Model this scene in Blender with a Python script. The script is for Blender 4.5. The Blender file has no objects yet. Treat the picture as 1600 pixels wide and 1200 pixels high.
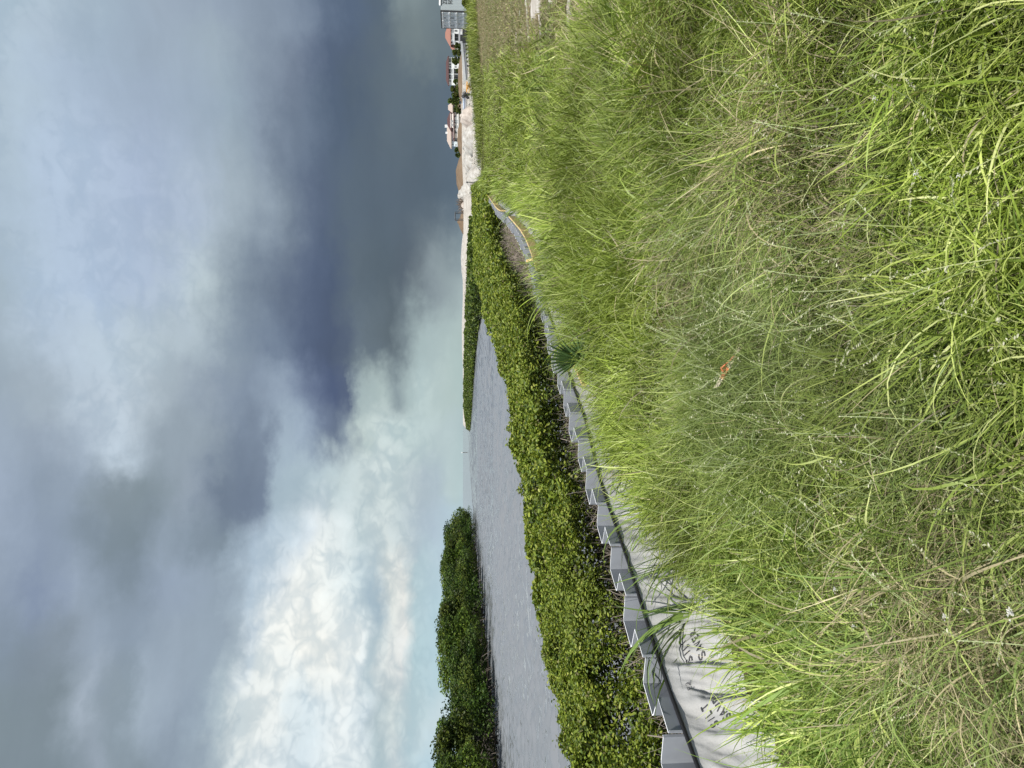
import bpy, math, random
import numpy as np
from mathutils import Vector, Matrix

R = math.radians
SC = bpy.context.scene
COL = SC.collection
random.seed(7)

# ------------------------------------------------------------------ camera
F_PX = 1150.0                     # focal length in pixels of the 1600 px long side
CAM_Z = 1.65
TH = math.atan(77.0 / F_PX)       # pitch: the horizon is at x = 723 of 1600
Fv = np.array([0, math.cos(TH), -math.sin(TH)])
Dv = np.array([0, -math.sin(TH), -math.cos(TH)])
Rv = np.array([1.0, 0, 0])
cam_d = bpy.data.cameras.new('camera')
cam = bpy.data.objects.new('camera', cam_d)
COL.objects.link(cam)
cam_d.sensor_width = 36
cam_d.lens = F_PX / 1600 * 36
cam_d.clip_start = 0.05
cam_d.clip_end = 20000
# the phone was held sideways: picture right = down in the world, picture up = right in the world
cam.matrix_world = Matrix(((Dv[0], Rv[0], -Fv[0], 0), (Dv[1], Rv[1], -Fv[1], 0), (Dv[2], Rv[2], -Fv[2], CAM_Z), (0, 0, 0, 1)))
SC.camera = cam

def ray(px, py):
    return Fv + Dv * (px - 800) / F_PX + Rv * (600 - py) / F_PX
def at(px, py, Y):                # point at distance Y seen at pixel
    d = ray(px, py); k = Y / d[1]
    return np.array([d[0] * k, Y, CAM_Z + d[2] * k])
def G(px, py, z=0.0):             # point at height z seen at pixel
    d = ray(px, py); k = (z - CAM_Z) / d[2]
    return np.array([d[0] * k, d[1] * k, z])

# ------------------------------------------------------------------ exposure, sun, sky
EXPO = 0.5
SC.view_settings.view_transform = 'Standard'
SC.view_settings.look = 'None'
SC.view_settings.gamma = 1
SC.view_settings.use_curve_mapping = False
SC.view_settings.exposure = EXPO
SKY_K = 2 ** (-EXPO)
SUN_EL, SUN_AZ = R(56), R(186)    # azimuth clockwise from +Y (view direction): behind the camera
sun_d = bpy.data.lights.new('sun', 'SUN')
sun_d.energy = 4.6
sun_d.angle = R(0.53)
sun_d.color = (1.0, 0.955, 0.88)
sun = bpy.data.objects.new('sun', sun_d)
COL.objects.link(sun)
sv = Vector((math.sin(SUN_AZ) * math.cos(SUN_EL), math.cos(SUN_AZ) * math.cos(SUN_EL), math.sin(SUN_EL)))
sun.rotation_euler = sv.to_track_quat('Z', 'Y').to_euler()

def lin(c):
    c = c / 255.0
    return c / 12.92 if c <= 0.04045 else ((c + 0.055) / 1.055) ** 2.4

# cloud colours seen in the sky, table[azimuth column (pixel row py)] = (pixel column px, r, g, b)
SKYT = {
 0: [(0,175,195,215),(80,178,195,215),(160,160,178,200),(240,155,170,192),(320,150,165,188),(400,140,155,178),(480,125,140,165),(540,88,105,135),(600,92,108,128),(617,112,128,142),(626,138,152,160),(660,122,137,148),(723,108,124,140)],
 75: [(0,178,196,216),(80,175,192,215),(160,162,180,204),(240,156,172,196),(340,156,172,190),(400,138,153,176),(460,118,132,158),(530,84,100,130),(600,94,109,128),(625,110,124,136),(650,118,132,142),(723,102,118,136)],
 150: [(0,178,196,216),(80,172,190,215),(160,165,182,208),(240,158,174,200),(320,155,172,195),(360,150,168,188),(400,138,153,176),(440,112,127,152),(480,108,124,150),(540,83,100,128),(600,95,110,128),(660,96,112,130),(723,94,111,134)],
 300: [(0,170,188,210),(80,180,198,225),(160,178,195,222),(240,172,188,218),(320,175,190,212),(370,160,175,192),(410,148,163,183),(440,125,140,162),(500,88,103,133),(560,92,108,130),(640,89,104,124),(723,92,110,132)],
 450: [(0,165,182,200),(80,178,196,222),(160,176,194,222),(240,172,188,215),(300,188,203,217),(335,178,193,205),(360,142,157,175),(420,110,125,150),(480,88,103,135),(520,80,95,125),(560,94,109,128),(630,87,102,120),(655,108,124,136),(680,140,158,166),(723,158,178,182)],
 540: [(0,158,174,192),(80,178,194,216),(150,184,200,220),(230,182,197,213),(310,172,187,203),(350,140,155,175),(430,112,128,156),(480,84,99,132),(530,82,96,126),(570,105,120,138),(610,94,108,124),(632,120,136,148),(650,165,186,190),(700,168,190,192),(723,168,190,190)],
 610: [(0,152,167,186),(60,160,174,192),(130,182,197,217),(200,192,206,224),(260,168,182,198),(320,150,164,184),(370,130,145,170),(425,148,164,188),(470,112,127,158),(515,82,97,134),(548,92,106,136),(562,165,182,190),(600,175,192,196),(612,140,156,168),(628,165,184,190),(650,182,203,206),(700,178,200,200),(723,172,196,196)],
 680: [(0,155,170,192),(60,148,162,184),(120,165,180,202),(190,192,207,226),(215,180,195,214),(260,148,162,180),(320,146,160,178),(370,118,133,158),(400,125,140,165),(418,158,175,196),(460,155,172,196),(485,112,127,158),(520,104,119,148),(548,150,165,180),(562,192,207,210),(600,198,214,218),(640,186,206,210),(700,180,202,206),(723,172,196,200)],
 750: [(0,158,173,198),(60,142,157,180),(130,150,165,188),(190,134,148,164),(250,130,145,160),(300,150,163,183),(345,114,129,154),(395,112,127,155),(418,165,184,202),(500,180,198,212),(555,194,209,216),(600,204,218,221),(640,190,206,213),(672,162,182,198),(690,182,203,207),(723,176,200,204)],
 830: [(0,158,173,198),(80,140,155,180),(200,122,137,153),(270,146,161,182),(335,118,133,152),(362,146,163,184),(385,176,194,216),(440,190,207,224),(480,212,223,230),(530,216,227,230),(560,194,210,218),(600,208,220,223),(640,188,205,214),(665,170,190,206),(723,176,203,214)],
 900: [(0,148,163,188),(50,134,149,180),(110,154,169,194),(200,124,139,158),(260,150,165,190),(330,144,159,180),(358,150,166,186),(378,184,202,224),(430,200,214,226),(470,236,241,240),(530,222,233,236),(560,200,216,224),(585,165,186,205),(605,214,222,222),(630,226,230,226),(652,182,206,215),(723,178,208,222)],
 1000: [(0,130,145,166),(80,132,145,164),(150,150,165,188),(215,138,153,176),(280,156,171,192),(345,143,158,178),(368,190,207,224),(410,236,241,240),(500,241,243,239),(555,228,237,240),(588,184,203,214),(606,222,228,228),(632,220,226,226),(652,178,206,216),(723,172,206,219)],
 1100: [(0,128,143,158),(85,126,140,156),(135,168,181,201),(190,130,145,162),(235,168,183,204),(295,140,155,177),(335,166,184,202),(368,222,231,233),(420,232,238,238),(470,208,224,233),(530,230,238,241),(570,216,229,236),(595,162,182,199),(618,218,226,224),(640,184,208,216),(670,186,210,218),(690,196,214,218),(723,174,208,220)],
 1200: [(0,128,142,158),(95,128,143,159),(145,150,163,183),(200,130,145,161),(270,140,155,176),(322,158,173,191),(362,214,225,229),(410,225,233,236),(460,204,220,230),(520,222,233,239),(575,220,232,236),(600,180,201,213),(625,214,224,226),(655,178,206,219),(723,172,206,221)],
}
SKEYS = sorted(SKYT)
def sky_colour(px, py):
    py = min(max(py, 0), 1200); px = min(max(px, 0), 723)
    cols = []
    for k in SKEYS:
        a = np.array(SKYT[k], float)
        cols.append([np.interp(px, a[:, 0], a[:, i]) for i in (1, 2, 3)])
    cols = np.array(cols)
    c = [np.interp(py, SKEYS, cols[:, i]) for i in range(3)]
    teal = max(0.0, min(1.0, (px - 610) / 60.0)) * (1 if py > 420 else 0)
    c[0] += 3 * teal; c[1] -= 1 * teal; c[2] += 3 * teal
    dk = max(0.0, min(1.0, (150 - c[1]) / 40.0)); br_ = max(0.0, min(1.0, (c[1] - 205) / 15.0))
    return [c[0] + 1 + 5 * br_, c[1] + 1 - 1 * dk + 3 * br_, c[2] - 5 - 2 * dk + 6 * br_]
def pix(az, el):
    d = np.array([math.sin(az) * math.cos(el), math.cos(az) * math.cos(el), math.sin(el)])
    k = d @ Fv
    return 800 + F_PX * (d @ Dv) / k, 600 - F_PX * (d @ Rv) / k

world = bpy.data.worlds.new('World')
SC.world = world
world.use_nodes = True
wt = world.node_tree
for n in list(wt.nodes): wt.nodes.remove(n)
WN, WL = wt.nodes, wt.links
def N(tree, typ, **kw):
    n = tree.nodes.new(typ)
    for k, v in kw.items():
        if k.startswith('i_'):
            key = k[2:]
            n.inputs[int(key) if key.isdigit() else key.replace('_', ' ')].default_value = v
        else: setattr(n, k, v)
    return n
def mathn(tree, op, a, b=None, c=None, clamp=False):
    n = tree.nodes.new('ShaderNodeMath'); n.operation = op; n.use_clamp = clamp
    for i, v in enumerate((a, b, c)):
        if v is None: continue
        if isinstance(v, (int, float)): n.inputs[i].default_value = v
        else: tree.links.new(v, n.inputs[i])
    return n.outputs[0]
def mixc(tree, f, a, b, blend='MIX'):
    n = tree.nodes.new('ShaderNodeMix'); n.data_type = 'RGBA'; n.blend_type = blend; n.clamp_factor = True
    for sock, v in ((n.inputs[0], f), (n.inputs[6], a), (n.inputs[7], b)):
        if isinstance(v, (int, float)): sock.default_value = v
        elif isinstance(v, tuple): sock.default_value = v if len(v) == 4 else v + (1,)
        else: tree.links.new(v, sock)
    return n.outputs[2]
def rng(tree, v, a, b, c=0.0, d=1.0, smooth=False):
    n = tree.nodes.new('ShaderNodeMapRange'); n.clamp = True
    if smooth: n.interpolation_type = 'SMOOTHSTEP'
    tree.links.new(v, n.inputs[0])
    for i, x in enumerate((a, b, c, d)): n.inputs[i + 1].default_value = x
    return n.outputs[0]
tc = N(wt, 'ShaderNodeTexCoord')
sep = N(wt, 'ShaderNodeSeparateXYZ'); WL.new(tc.outputs['Generated'], sep.inputs[0])
az = mathn(wt, 'ARCTAN2', sep.outputs[0], sep.outputs[1])
el = mathn(wt, 'ARCSINE', sep.outputs[2])
def wnoise(sx, sz, scale, detail, rough, off, lac=2.0, dist=0.0):
    cb = N(wt, 'ShaderNodeCombineXYZ')
    WL.new(mathn(wt, 'MULTIPLY', az, sx), cb.inputs[0]); WL.new(mathn(wt, 'MULTIPLY', el, sz), cb.inputs[1])
    cb.inputs[2].default_value = off
    nn = N(wt, 'ShaderNodeTexNoise'); nn.inputs['Scale'].default_value = scale; nn.inputs['Detail'].default_value = detail
    nn.inputs['Roughness'].default_value = rough; nn.inputs['Lacunarity'].default_value = lac; nn.inputs['Distortion'].default_value = dist
    WL.new(cb.outputs[0], nn.inputs['Vector'])
    return nn.outputs[0]
w1 = wnoise(1, 1.6, 5, 5, 0.6, 1.3)
w2 = wnoise(1, 1.6, 5, 5, 0.6, 7.9)
w3 = wnoise(1, 1.3, 22, 6, 0.62, 4.1)
w4 = wnoise(1, 1.3, 22, 6, 0.62, 11.1)
low = rng(wt, el, 0.0, 0.14, 0.25, 1.0)
azw = mathn(wt, 'ADD', az, mathn(wt, 'ADD', mathn(wt, 'MULTIPLY', mathn(wt, 'SUBTRACT', w1, 0.5), 0.17), mathn(wt, 'MULTIPLY', mathn(wt, 'SUBTRACT', w3, 0.5), 0.06)))
elw = mathn(wt, 'ADD', el, mathn(wt, 'MULTIPLY', low, mathn(wt, 'ADD', mathn(wt, 'MULTIPLY', mathn(wt, 'SUBTRACT', w2, 0.5), 0.075), mathn(wt, 'MULTIPLY', mathn(wt, 'SUBTRACT', w4, 0.5), 0.045))))
EL_MAX = R(34)
fac_el = mathn(wt, 'DIVIDE', elw, EL_MAX, clamp=True)
AZC = [math.atan((600 - p) / F_PX) for p in SKEYS[::-1]]   # ascending azimuth
col_out = None
prev_az = None
for ia, a in enumerate(AZC):
    rp = N(wt, 'ShaderNodeValToRGB'); rp.color_ramp.interpolation = 'EASE' if False else 'LINEAR'
    ne = 32
    for k in range(ne):
        p = k / (ne - 1)
        e_ = EL_MAX * p
        x_, y_ = pix(a, e_)
        c = sky_colour(x_, y_)
        if k == 0: elem = rp.color_ramp.elements[0]; elem.position = 0
        elif k == ne - 1: elem = rp.color_ramp.elements[-1]; elem.position = 1
        else: elem = rp.color_ramp.elements.new(p)
        elem.color = (lin(c[0]) * SKY_K, lin(c[1]) * SKY_K, lin(c[2]) * SKY_K, 1)
    WL.new(fac_el, rp.inputs[0])
    if col_out is None: col_out = rp.outputs[0]
    else: col_out = mixc(wt, rng(wt, azw, prev_az, a, smooth=True), col_out, rp.outputs[0])
    prev_az = a
# cloud texture: fine billows in the bright cumulus, long soft streaks in the storm cloud
bil = wnoise(1, 1.5, 11, 9, 0.58, 3.0, dist=0.5)
strk = wnoise(1, 3.5, 4, 7, 0.55, 9.0)
bw = N(wt, 'ShaderNodeRGBToBW'); WL.new(col_out, bw.inputs[0])
bright = rng(wt, bw.outputs[0], 0.42 * SKY_K, 0.72 * SKY_K)
bil2 = wnoise(1, 1.3, 30, 6, 0.6, 5.0, dist=0.3)
bb = mathn(wt, 'ADD', mathn(wt, 'MULTIPLY', mathn(wt, 'SUBTRACT', bil, 0.5), 1.0), mathn(wt, 'MULTIPLY', mathn(wt, 'SUBTRACT', bil2, 0.5), 0.75))
dk = mathn(wt, 'MULTIPLY', mathn(wt, 'SUBTRACT', strk, 0.5), 0.30)
dk = mathn(wt, 'ADD', dk, mathn(wt, 'MULTIPLY', mathn(wt, 'SUBTRACT', bil, 0.5), 0.16))
bb = mathn(wt, 'MULTIPLY', bb, rng(wt, el, 0.03, 0.09, 0.02, 0.10))
amt = N(wt, 'ShaderNodeMix'); amt.data_type = 'FLOAT'
WL.new(bright, amt.inputs[0]); WL.new(dk, amt.inputs[2]); WL.new(bb, amt.inputs[3])
gain = mathn(wt, 'ADD', 1.0, amt.outputs[0])
gv = N(wt, 'ShaderNodeVectorMath', operation='SCALE'); WL.new(col_out, gv.inputs[0]); WL.new(gain, gv.inputs['Scale'])
puff = None
for sc_, am_, of_ in ((5.5, .34, 1.0), (12, .30, 2.0), (26, .22, 3.0), (56, .14, 4.0)):
    b_ = wnoise(1, 1.35, sc_, 1.5, 0.5, of_, dist=0.6)
    b_ = mathn(wt, 'MULTIPLY', mathn(wt, 'ABSOLUTE', mathn(wt, 'SUBTRACT', b_, 0.5)), 2 * am_)
    puff = b_ if puff is None else mathn(wt, 'ADD', puff, b_)
pshade = mathn(wt, 'MULTIPLY', rng(wt, puff, 0.08, 0.19, 1.0, 0.0), mathn(wt, 'MULTIPLY', bright, rng(wt, el, 0.02, 0.07, 0.10, 0.75)))
cloud = mixc(wt, pshade, gv.outputs[0], mixc(wt, 1.0, gv.outputs[0], (0.70, 0.765, 0.82, 1), 'MULTIPLY'))
hi_ = mathn(wt, 'MULTIPLY', rng(wt, puff, 0.14, 0.34), mathn(wt, 'MULTIPLY', bright, 0.13))
cs_ = N(wt, 'ShaderNodeVectorMath', operation='SCALE'); WL.new(cloud, cs_.inputs[0]); WL.new(mathn(wt, 'ADD', 1.0, hi_), cs_.inputs['Scale']); cloud = cs_.outputs[0]
nish = N(wt, 'ShaderNodeTexSky'); nish.sky_type = 'NISHITA'; nish.sun_disc = False
nish.sun_elevation = SUN_EL; nish.sun_rotation = SUN_AZ; nish.altitude = 0; nish.air_density = 1.0; nish.dust_density = 1.5
ns = N(wt, 'ShaderNodeVectorMath', operation='SCALE'); WL.new(nish.outputs[0], ns.inputs[0]); ns.inputs['Scale'].default_value = 0.09
gen = wnoise(1, 1.5, 3.0, 8, 0.6, 2.2)
cl2 = mixc(wt, rng(wt, gen, 0.42, 0.6, smooth=True), ns.outputs[0], tuple(x * SKY_K for x in (0.55, 0.60, 0.68)))
absaz = mathn(wt, 'ABSOLUTE', azw)
side = rng(wt, absaz, R(38), R(85), smooth=True)
up = rng(wt, elw, R(38), R(65), smooth=True)
away = mathn(wt, 'MAXIMUM', side, up)
skyc = mixc(wt, away, cloud, cl2)
bg = N(wt, 'ShaderNodeBackground'); bg.inputs['Strength'].default_value = 1.0
WL.new(skyc, bg.inputs[0])
wo = N(wt, 'ShaderNodeOutputWorld'); WL.new(bg.outputs[0], wo.inputs[0])
world.cycles.sampling_method = 'MANUAL'
world.cycles.sample_map_resolution = 256

SC.cycles.use_adaptive_sampling = True
SC.cycles.adaptive_threshold = 0.02
SC.cycles.max_bounces = 6
SC.cycles.diffuse_bounces = 3
SC.cycles.transmission_bounces = 4
SC.cycles.transparent_max_bounces = 8

# ------------------------------------------------------------------ helpers
def tag(o, label=None, cat=None, group=None, kind=None):
    if label: o['label'] = label
    if cat: o['category'] = cat
    if group: o['group'] = group
    if kind: o['kind'] = kind
    return o
def link(name, me, mat=None, parent=None, loc=None):
    o = bpy.data.objects.new(name, me); COL.objects.link(o)
    if mat is not None and me is not None:
        for m in (mat if isinstance(mat, (list, tuple)) else [mat]): me.materials.append(m)
    if parent is not None: o.parent = parent
    if loc is not None: o.location = loc
    return o
def empty(name, loc, rz=0.0):
    o = bpy.data.objects.new(name, None); COL.objects.link(o)
    o.location = tuple(float(v) for v in loc); o.rotation_euler = (0, 0, rz); o.empty_display_size = 0.2
    return o
def copy_tree(o, parent=None):
    c = o.copy(); COL.objects.link(c); c.parent = parent
    for ch in list(o.children): copy_tree(ch, c)
    return c
def npmesh(name, verts, quads, cols=None, tris=None, smooth=False):
    me = bpy.data.meshes.new(name)
    verts = np.asarray(verts, np.float32).reshape(-1, 3)
    q = np.asarray(quads, np.int32).reshape(-1, 4) if quads is not None and len(quads) else np.zeros((0, 4), np.int32)
    t = np.asarray(tris, np.int32).reshape(-1, 3) if tris is not None and len(tris) else np.zeros((0, 3), np.int32)
    me.vertices.add(len(verts)); me.vertices.foreach_set('co', verts.ravel())
    nl = q.size + t.size
    me.loops.add(nl); me.loops.foreach_set('vertex_index', np.concatenate([q.ravel(), t.ravel()]))
    npoly = len(q) + len(t)
    me.polygons.add(npoly)
    starts = np.concatenate([np.arange(len(q)) * 4, q.size + np.arange(len(t)) * 3]).astype(np.int32)
    me.polygons.foreach_set('loop_start', starts)
    me.update(calc_edges=True)
    if smooth: me.polygons.foreach_set('use_smooth', np.ones(npoly, bool))
    if cols is not None:
        a = me.color_attributes.new('Col', 'FLOAT_COLOR', 'POINT')
        c4 = np.ones((len(verts), 4), np.float32); c4[:, :3] = np.asarray(cols, np.float32).reshape(-1, 3)
        a.data.foreach_set('color', c4.ravel())
    return me
class MB:
    def __init__(s): s.v = []; s.f = []; s.mi = []
    def add(s, vs, fs, mi=0):
        b = len(s.v); s.v += [tuple(float(x) for x in v) for v in vs]
        s.f += [tuple(b + i for i in f) for f in fs]; s.mi += [mi] * len(fs)
    def box(s, c, d, rz=0.0, mi=0, tilt=None):
        hx, hy, hz = d[0] / 2, d[1] / 2, d[2] / 2
        vs = [Vector((x, y, z)) for z in (-hz, hz) for x, y in ((-hx, -hy), (hx, -hy), (hx, hy), (-hx, hy))]
        M = Matrix.Rotation(rz, 4, 'Z')
        if tilt: M = M @ Matrix.Rotation(tilt[1], 4, tilt[0])
        vs = [M @ v + Vector([float(k) for k in c]) for v in vs]
        s.add(vs, [(3, 2, 1, 0), (4, 5, 6, 7), (0, 1, 5, 4), (1, 2, 6, 5), (2, 3, 7, 6), (3, 0, 4, 7)], mi)
    def tube(s, pts, rad, n=8, mi=0):
        pts = [Vector([float(k) for k in p]) for p in pts]
        rad = rad if isinstance(rad, (list, tuple)) else [rad] * len(pts)
        rings = []
        for i, p in enumerate(pts):
            d = (pts[min(i + 1, len(pts) - 1)] - pts[max(i - 1, 0)]).normalized()
            a = Vector((0, 0, 1)) if abs(d.z) < 0.9 else Vector((1, 0, 0))
            u = d.cross(a).normalized(); w = d.cross(u)
            rings.append([p + (u * math.cos(2 * math.pi * k / n) + w * math.sin(2 * math.pi * k / n)) * rad[i] for k in range(n)])
        vs = [v for r in rings for v in r]
        fs = [(i * n + k, i * n + (k + 1) % n, (i + 1) * n + (k + 1) % n, (i + 1) * n + k) for i in range(len(pts) - 1) for k in range(n)]
        fs.append(tuple(range(n - 1, -1, -1))); fs.append(tuple((len(pts) - 1) * n + k for k in range(n)))
        s.add(vs, fs, mi)
    def build(s, name, mat, parent=None, smooth=False, loc=None):
        me = bpy.data.meshes.new(name); me.from_pydata(s.v, [], s.f)
        me.validate(); me.update()
        o = link(name, me, mat, parent, loc)
        if len(me.materials) > 1: me.polygons.foreach_set('material_index', s.mi[:len(me.polygons)])
        if smooth: me.polygons.foreach_set('use_smooth', [True] * len(me.polygons))
        return o
_tabs = {}
def vnoise(x, y, scale, seed=0, octv=3):
    x = np.asarray(x, float); y = np.asarray(y, float)
    out = np.zeros(np.broadcast(x, y).shape); amp = 1.0; tot = 0
    for o in range(octv):
        key = (seed, o)
        if key not in _tabs: _tabs[key] = np.random.default_rng(seed * 31 + o).random((256, 256))
        T = _tabs[key]
        X = x / scale + 37.1 * o; Y = y / scale + 17.7 * o
        xi = np.floor(X).astype(int); yi = np.floor(Y).astype(int)
        fx = X - xi; fy = Y - yi; fx = fx * fx * (3 - 2 * fx); fy = fy * fy * (3 - 2 * fy)
        a = T[xi & 255, yi & 255]; b = T[(xi + 1) & 255, yi & 255]; c = T[xi & 255, (yi + 1) & 255]; d = T[(xi + 1) & 255, (yi + 1) & 255]
        out += amp * ((a * (1 - fx) + b * fx) * (1 - fy) + (c * (1 - fx) + d * fx) * fy)
        tot += amp; amp *= 0.5; scale = scale / 2.0
    return out / tot
def sstep(a, b, x):
    t = np.clip((np.asarray(x, float) - a) / (b - a), 0, 1); return t * t * (3 - 2 * t)

# ------------------------------------------------------------------ materials
def mat(name, col, rough=0.7, spec=0.3, metal=0.0, noise=None, bump=None, trans=0.0):
    """col: base colour; noise=(scale, amount, second colour); bump=(scale, strength)"""
    m = bpy.data.materials.new(name); m.use_nodes = True
    t = m.node_tree; b = t.nodes['Principled BSDF']
    b.inputs['Base Color'].default_value = (*col, 1); b.inputs['Roughness'].default_value = rough
    b.inputs['Specular IOR Level'].default_value = spec; b.inputs['Metallic'].default_value = metal
    tcn = N(t, 'ShaderNodeTexCoord')
    if noise:
        nn = N(t, 'ShaderNodeTexNoise'); nn.inputs['Scale'].default_value = noise[0]; nn.inputs['Detail'].default_value = 6
        t.links.new(tcn.outputs['Object'], nn.inputs['Vector'])
        f = rng(t, nn.outputs[0], 0.5 - 0.25, 0.5 + 0.25, 0, noise[1])
        t.links.new(mixc(t, f, (*col, 1), (*noise[2], 1)), b.inputs['Base Color'])
    if bump:
        n2 = N(t, 'ShaderNodeTexNoise'); n2.inputs['Scale'].default_value = bump[0]; n2.inputs['Detail'].default_value = 5
        t.links.new(tcn.outputs['Object'], n2.inputs['Vector'])
        bp = N(t, 'ShaderNodeBump'); bp.inputs['Strength'].default_value = bump[1]; bp.inputs['Distance'].default_value = 0.02
        t.links.new(n2.outputs[0], bp.inputs['Height']); t.links.new(bp.outputs[0], b.inputs['Normal'])
    return m
def foliage(name, col=None, vcol=False, rough=0.5, trans=0.3, spec=0.25, clump=None):
    """leaf material: diffuse + gloss + light passing through; clump=(scale, colour b) varies by place"""
    m = bpy.data.materials.new(name); m.use_nodes = True
    t = m.node_tree; b = t.nodes['Principled BSDF']; out = t.nodes['Material Output']
    b.inputs['Roughness'].default_value = rough; b.inputs['Specular IOR Level'].default_value = spec
    if vcol:
        src = N(t, 'ShaderNodeVertexColor'); src.layer_name = 'Col'; c = src.outputs[0]
    else:
        rgb = N(t, 'ShaderNodeRGB'); rgb.outputs[0].default_value = (*col, 1); c = rgb.outputs[0]
    if clump:
        tcn = N(t, 'ShaderNodeNewGeometry')
        nn = N(t, 'ShaderNodeTexNoise'); nn.inputs['Scale'].default_value = clump[0]; nn.inputs['Detail'].default_value = 3
        t.links.new(tcn.outputs['Position'], nn.inputs['Vector'])
        c = mixc(t, rng(t, nn.outputs[0], 0.35, 0.65), c, (*clump[1], 1))
    t.links.new(c, b.inputs['Base Color'])
    tr = N(t, 'ShaderNodeBsdfTranslucent')
    tcol = mixc(t, 1.0, c, (1.15, 1.2, 0.55, 1), 'MULTIPLY'); t.links.new(tcol, tr.inputs[0])
    mx = N(t, 'ShaderNodeMixShader'); mx.inputs[0].default_value = trans
    t.links.new(b.outputs[0], mx.inputs[1]); t.links.new(tr.outputs[0], mx.inputs[2]); t.links.new(mx.outputs[0], out.inputs[0])
    return m
M = {}
M['vinyl'] = mat('grey_vinyl', (0.25, 0.27, 0.30), 0.42, 0.4, noise=(4.0, 0.8, (0.14, 0.15, 0.165)))
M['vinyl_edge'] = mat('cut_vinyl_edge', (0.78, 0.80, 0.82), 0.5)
M['fabric'] = mat('silt_fabric', (0.325, 0.33, 0.33), 0.6, 0.3, noise=(5.0, 0.5, (0.235, 0.23, 0.215)), bump=(60, 0.15))
M['black'] = mat('black_cord', (0.012, 0.012, 0.013), 0.5)
M['ink'] = mat('marker_ink', (0.035, 0.035, 0.04), 0.6)
M['wood'] = mat('pale_lumber', (0.55, 0.42, 0.20), 0.7, noise=(9.0, 0.7, (0.40, 0.29, 0.13)), bump=(40, 0.3))
M['wood_old'] = mat('old_lath', (0.55, 0.50, 0.38), 0.8, noise=(30.0, 0.8, (0.33, 0.30, 0.22)), bump=(60, 0.4))
M['orange'] = mat('orange_paint', (0.62, 0.12, 0.045), 0.7, noise=(60.0, 0.9, (0.5, 0.30, 0.16)))
M['grass'] = foliage('grass_blades', vcol=True, rough=0.45, trans=0.28, spec=0.3)
M['leaf'] = foliage('mangrove_leaf', vcol=True, rough=0.5, trans=0.25, spec=0.3)
M['crown'] = foliage('mangrove_crown', vcol=True, rough=0.55, trans=0.15, spec=0.2)
M['palm'] = foliage('palmetto_leaf', (0.045, 0.085, 0.025), rough=0.45, trans=0.12, spec=0.4)
M['bark'] = mat('grey_bark', (0.05, 0.042, 0.035), 0.9, noise=(5, 0.6, (0.11, 0.10, 0.085)))
M['twig'] = mat('grey_twigs', (0.14, 0.115, 0.09), 0.9, noise=(2.5, 1.0, (0.34, 0.30, 0.25)))
M['white'] = mat('white_paint', (0.56, 0.59, 0.60), 0.6, noise=(0.8, 0.4, (0.44, 0.46, 0.47)))
M['ltblue'] = mat('pale_blue_paint', (0.50, 0.58, 0.62), 0.7)
M['cream'] = mat('cream_wall', (0.55, 0.52, 0.48), 0.8)
M['terracotta'] = mat('terracotta_roof', (0.25, 0.125, 0.095), 0.8, noise=(1.5, 0.6, (0.22, 0.105, 0.08)), bump=(6, 0.5))
M['maroon'] = mat('maroon_roof', (0.065, 0.032, 0.032), 0.8, noise=(1.5, 0.6, (0.095, 0.05, 0.048)), bump=(6, 0.5))
M['beige'] = mat('beige_roof', (0.36, 0.30, 0.26), 0.8, noise=(1.5, 0.5, (0.30, 0.25, 0.21)))
M['glass'] = mat('dark_glass', (0.012, 0.018, 0.02), 0.12, 0.5)
M['cont_door'] = mat('container_door_paint', (0.66, 0.70, 0.73), 0.5, 0.4, noise=(2.5, 0.5, (0.56, 0.60, 0.63)))
M['cont_light'] = mat('container_rib_paint', (0.82, 0.85, 0.87), 0.5)
M['cont_side'] = mat('container_side_paint', (0.30, 0.345, 0.365), 0.5, 0.4, noise=(1.5, 0.4, (0.26, 0.30, 0.32)))
M['steel'] = mat('dark_steel', (0.03, 0.032, 0.035), 0.5, 0.5)
M['grey'] = mat('grey_plastic', (0.25, 0.26, 0.28), 0.5)
M['bluegrey'] = mat('blue_grey_pipe', (0.30, 0.36, 0.46), 0.4)
M['yellow'] = mat('orange_yellow_paint', (0.62, 0.30, 0.06), 0.6, noise=(4, 0.5, (0.6, 0.42, 0.16)))
M['dirt'] = mat('brown_dirt', (0.115, 0.08, 0.052), 0.95, 0.1, noise=(0.7, 0.8, (0.185, 0.14, 0.095)), bump=(3, 1.0))
M['sandpile'] = mat('white_sand', (0.45, 0.45, 0.43), 0.95, 0.1, noise=(1.6, 1.0, (0.22, 0.20, 0.17)), bump=(5, 1.0))
M['shell'] = mat('pale_rock', (0.46, 0.42, 0.38), 0.95, 0.1, noise=(2.0, 0.9, (0.25, 0.21, 0.18)), bump=(4, 1.0))
M['concrete'] = mat('weathered_concrete', (0.30, 0.30, 0.28), 0.9, noise=(8, 0.6, (0.2, 0.2, 0.18)))
M['petal'] = mat('white_petals', (0.5, 0.5, 0.46), 0.7)
M['brush'] = mat('dead_brush', (0.13, 0.10, 0.075), 0.95, noise=(4, 0.6, (0.22, 0.17, 0.13)))

# ------------------------------------------------------------------ layout: the line of the sheet wall
KN = np.array([(-6.5, -3.0), (-4.15, 0.0), (-2.14, 4.09), (-0.29, 8.2), (0.88, 10.6), (2.8, 14.4), (4.4, 19.5), (6.0, 25.5), (8.8, 34.5), (10.5, 40.0), (13.5, 52.0), (17.0, 66.0), (19.5, 76.0)])
_yy = np.linspace(-3, 76, 1600)
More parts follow.
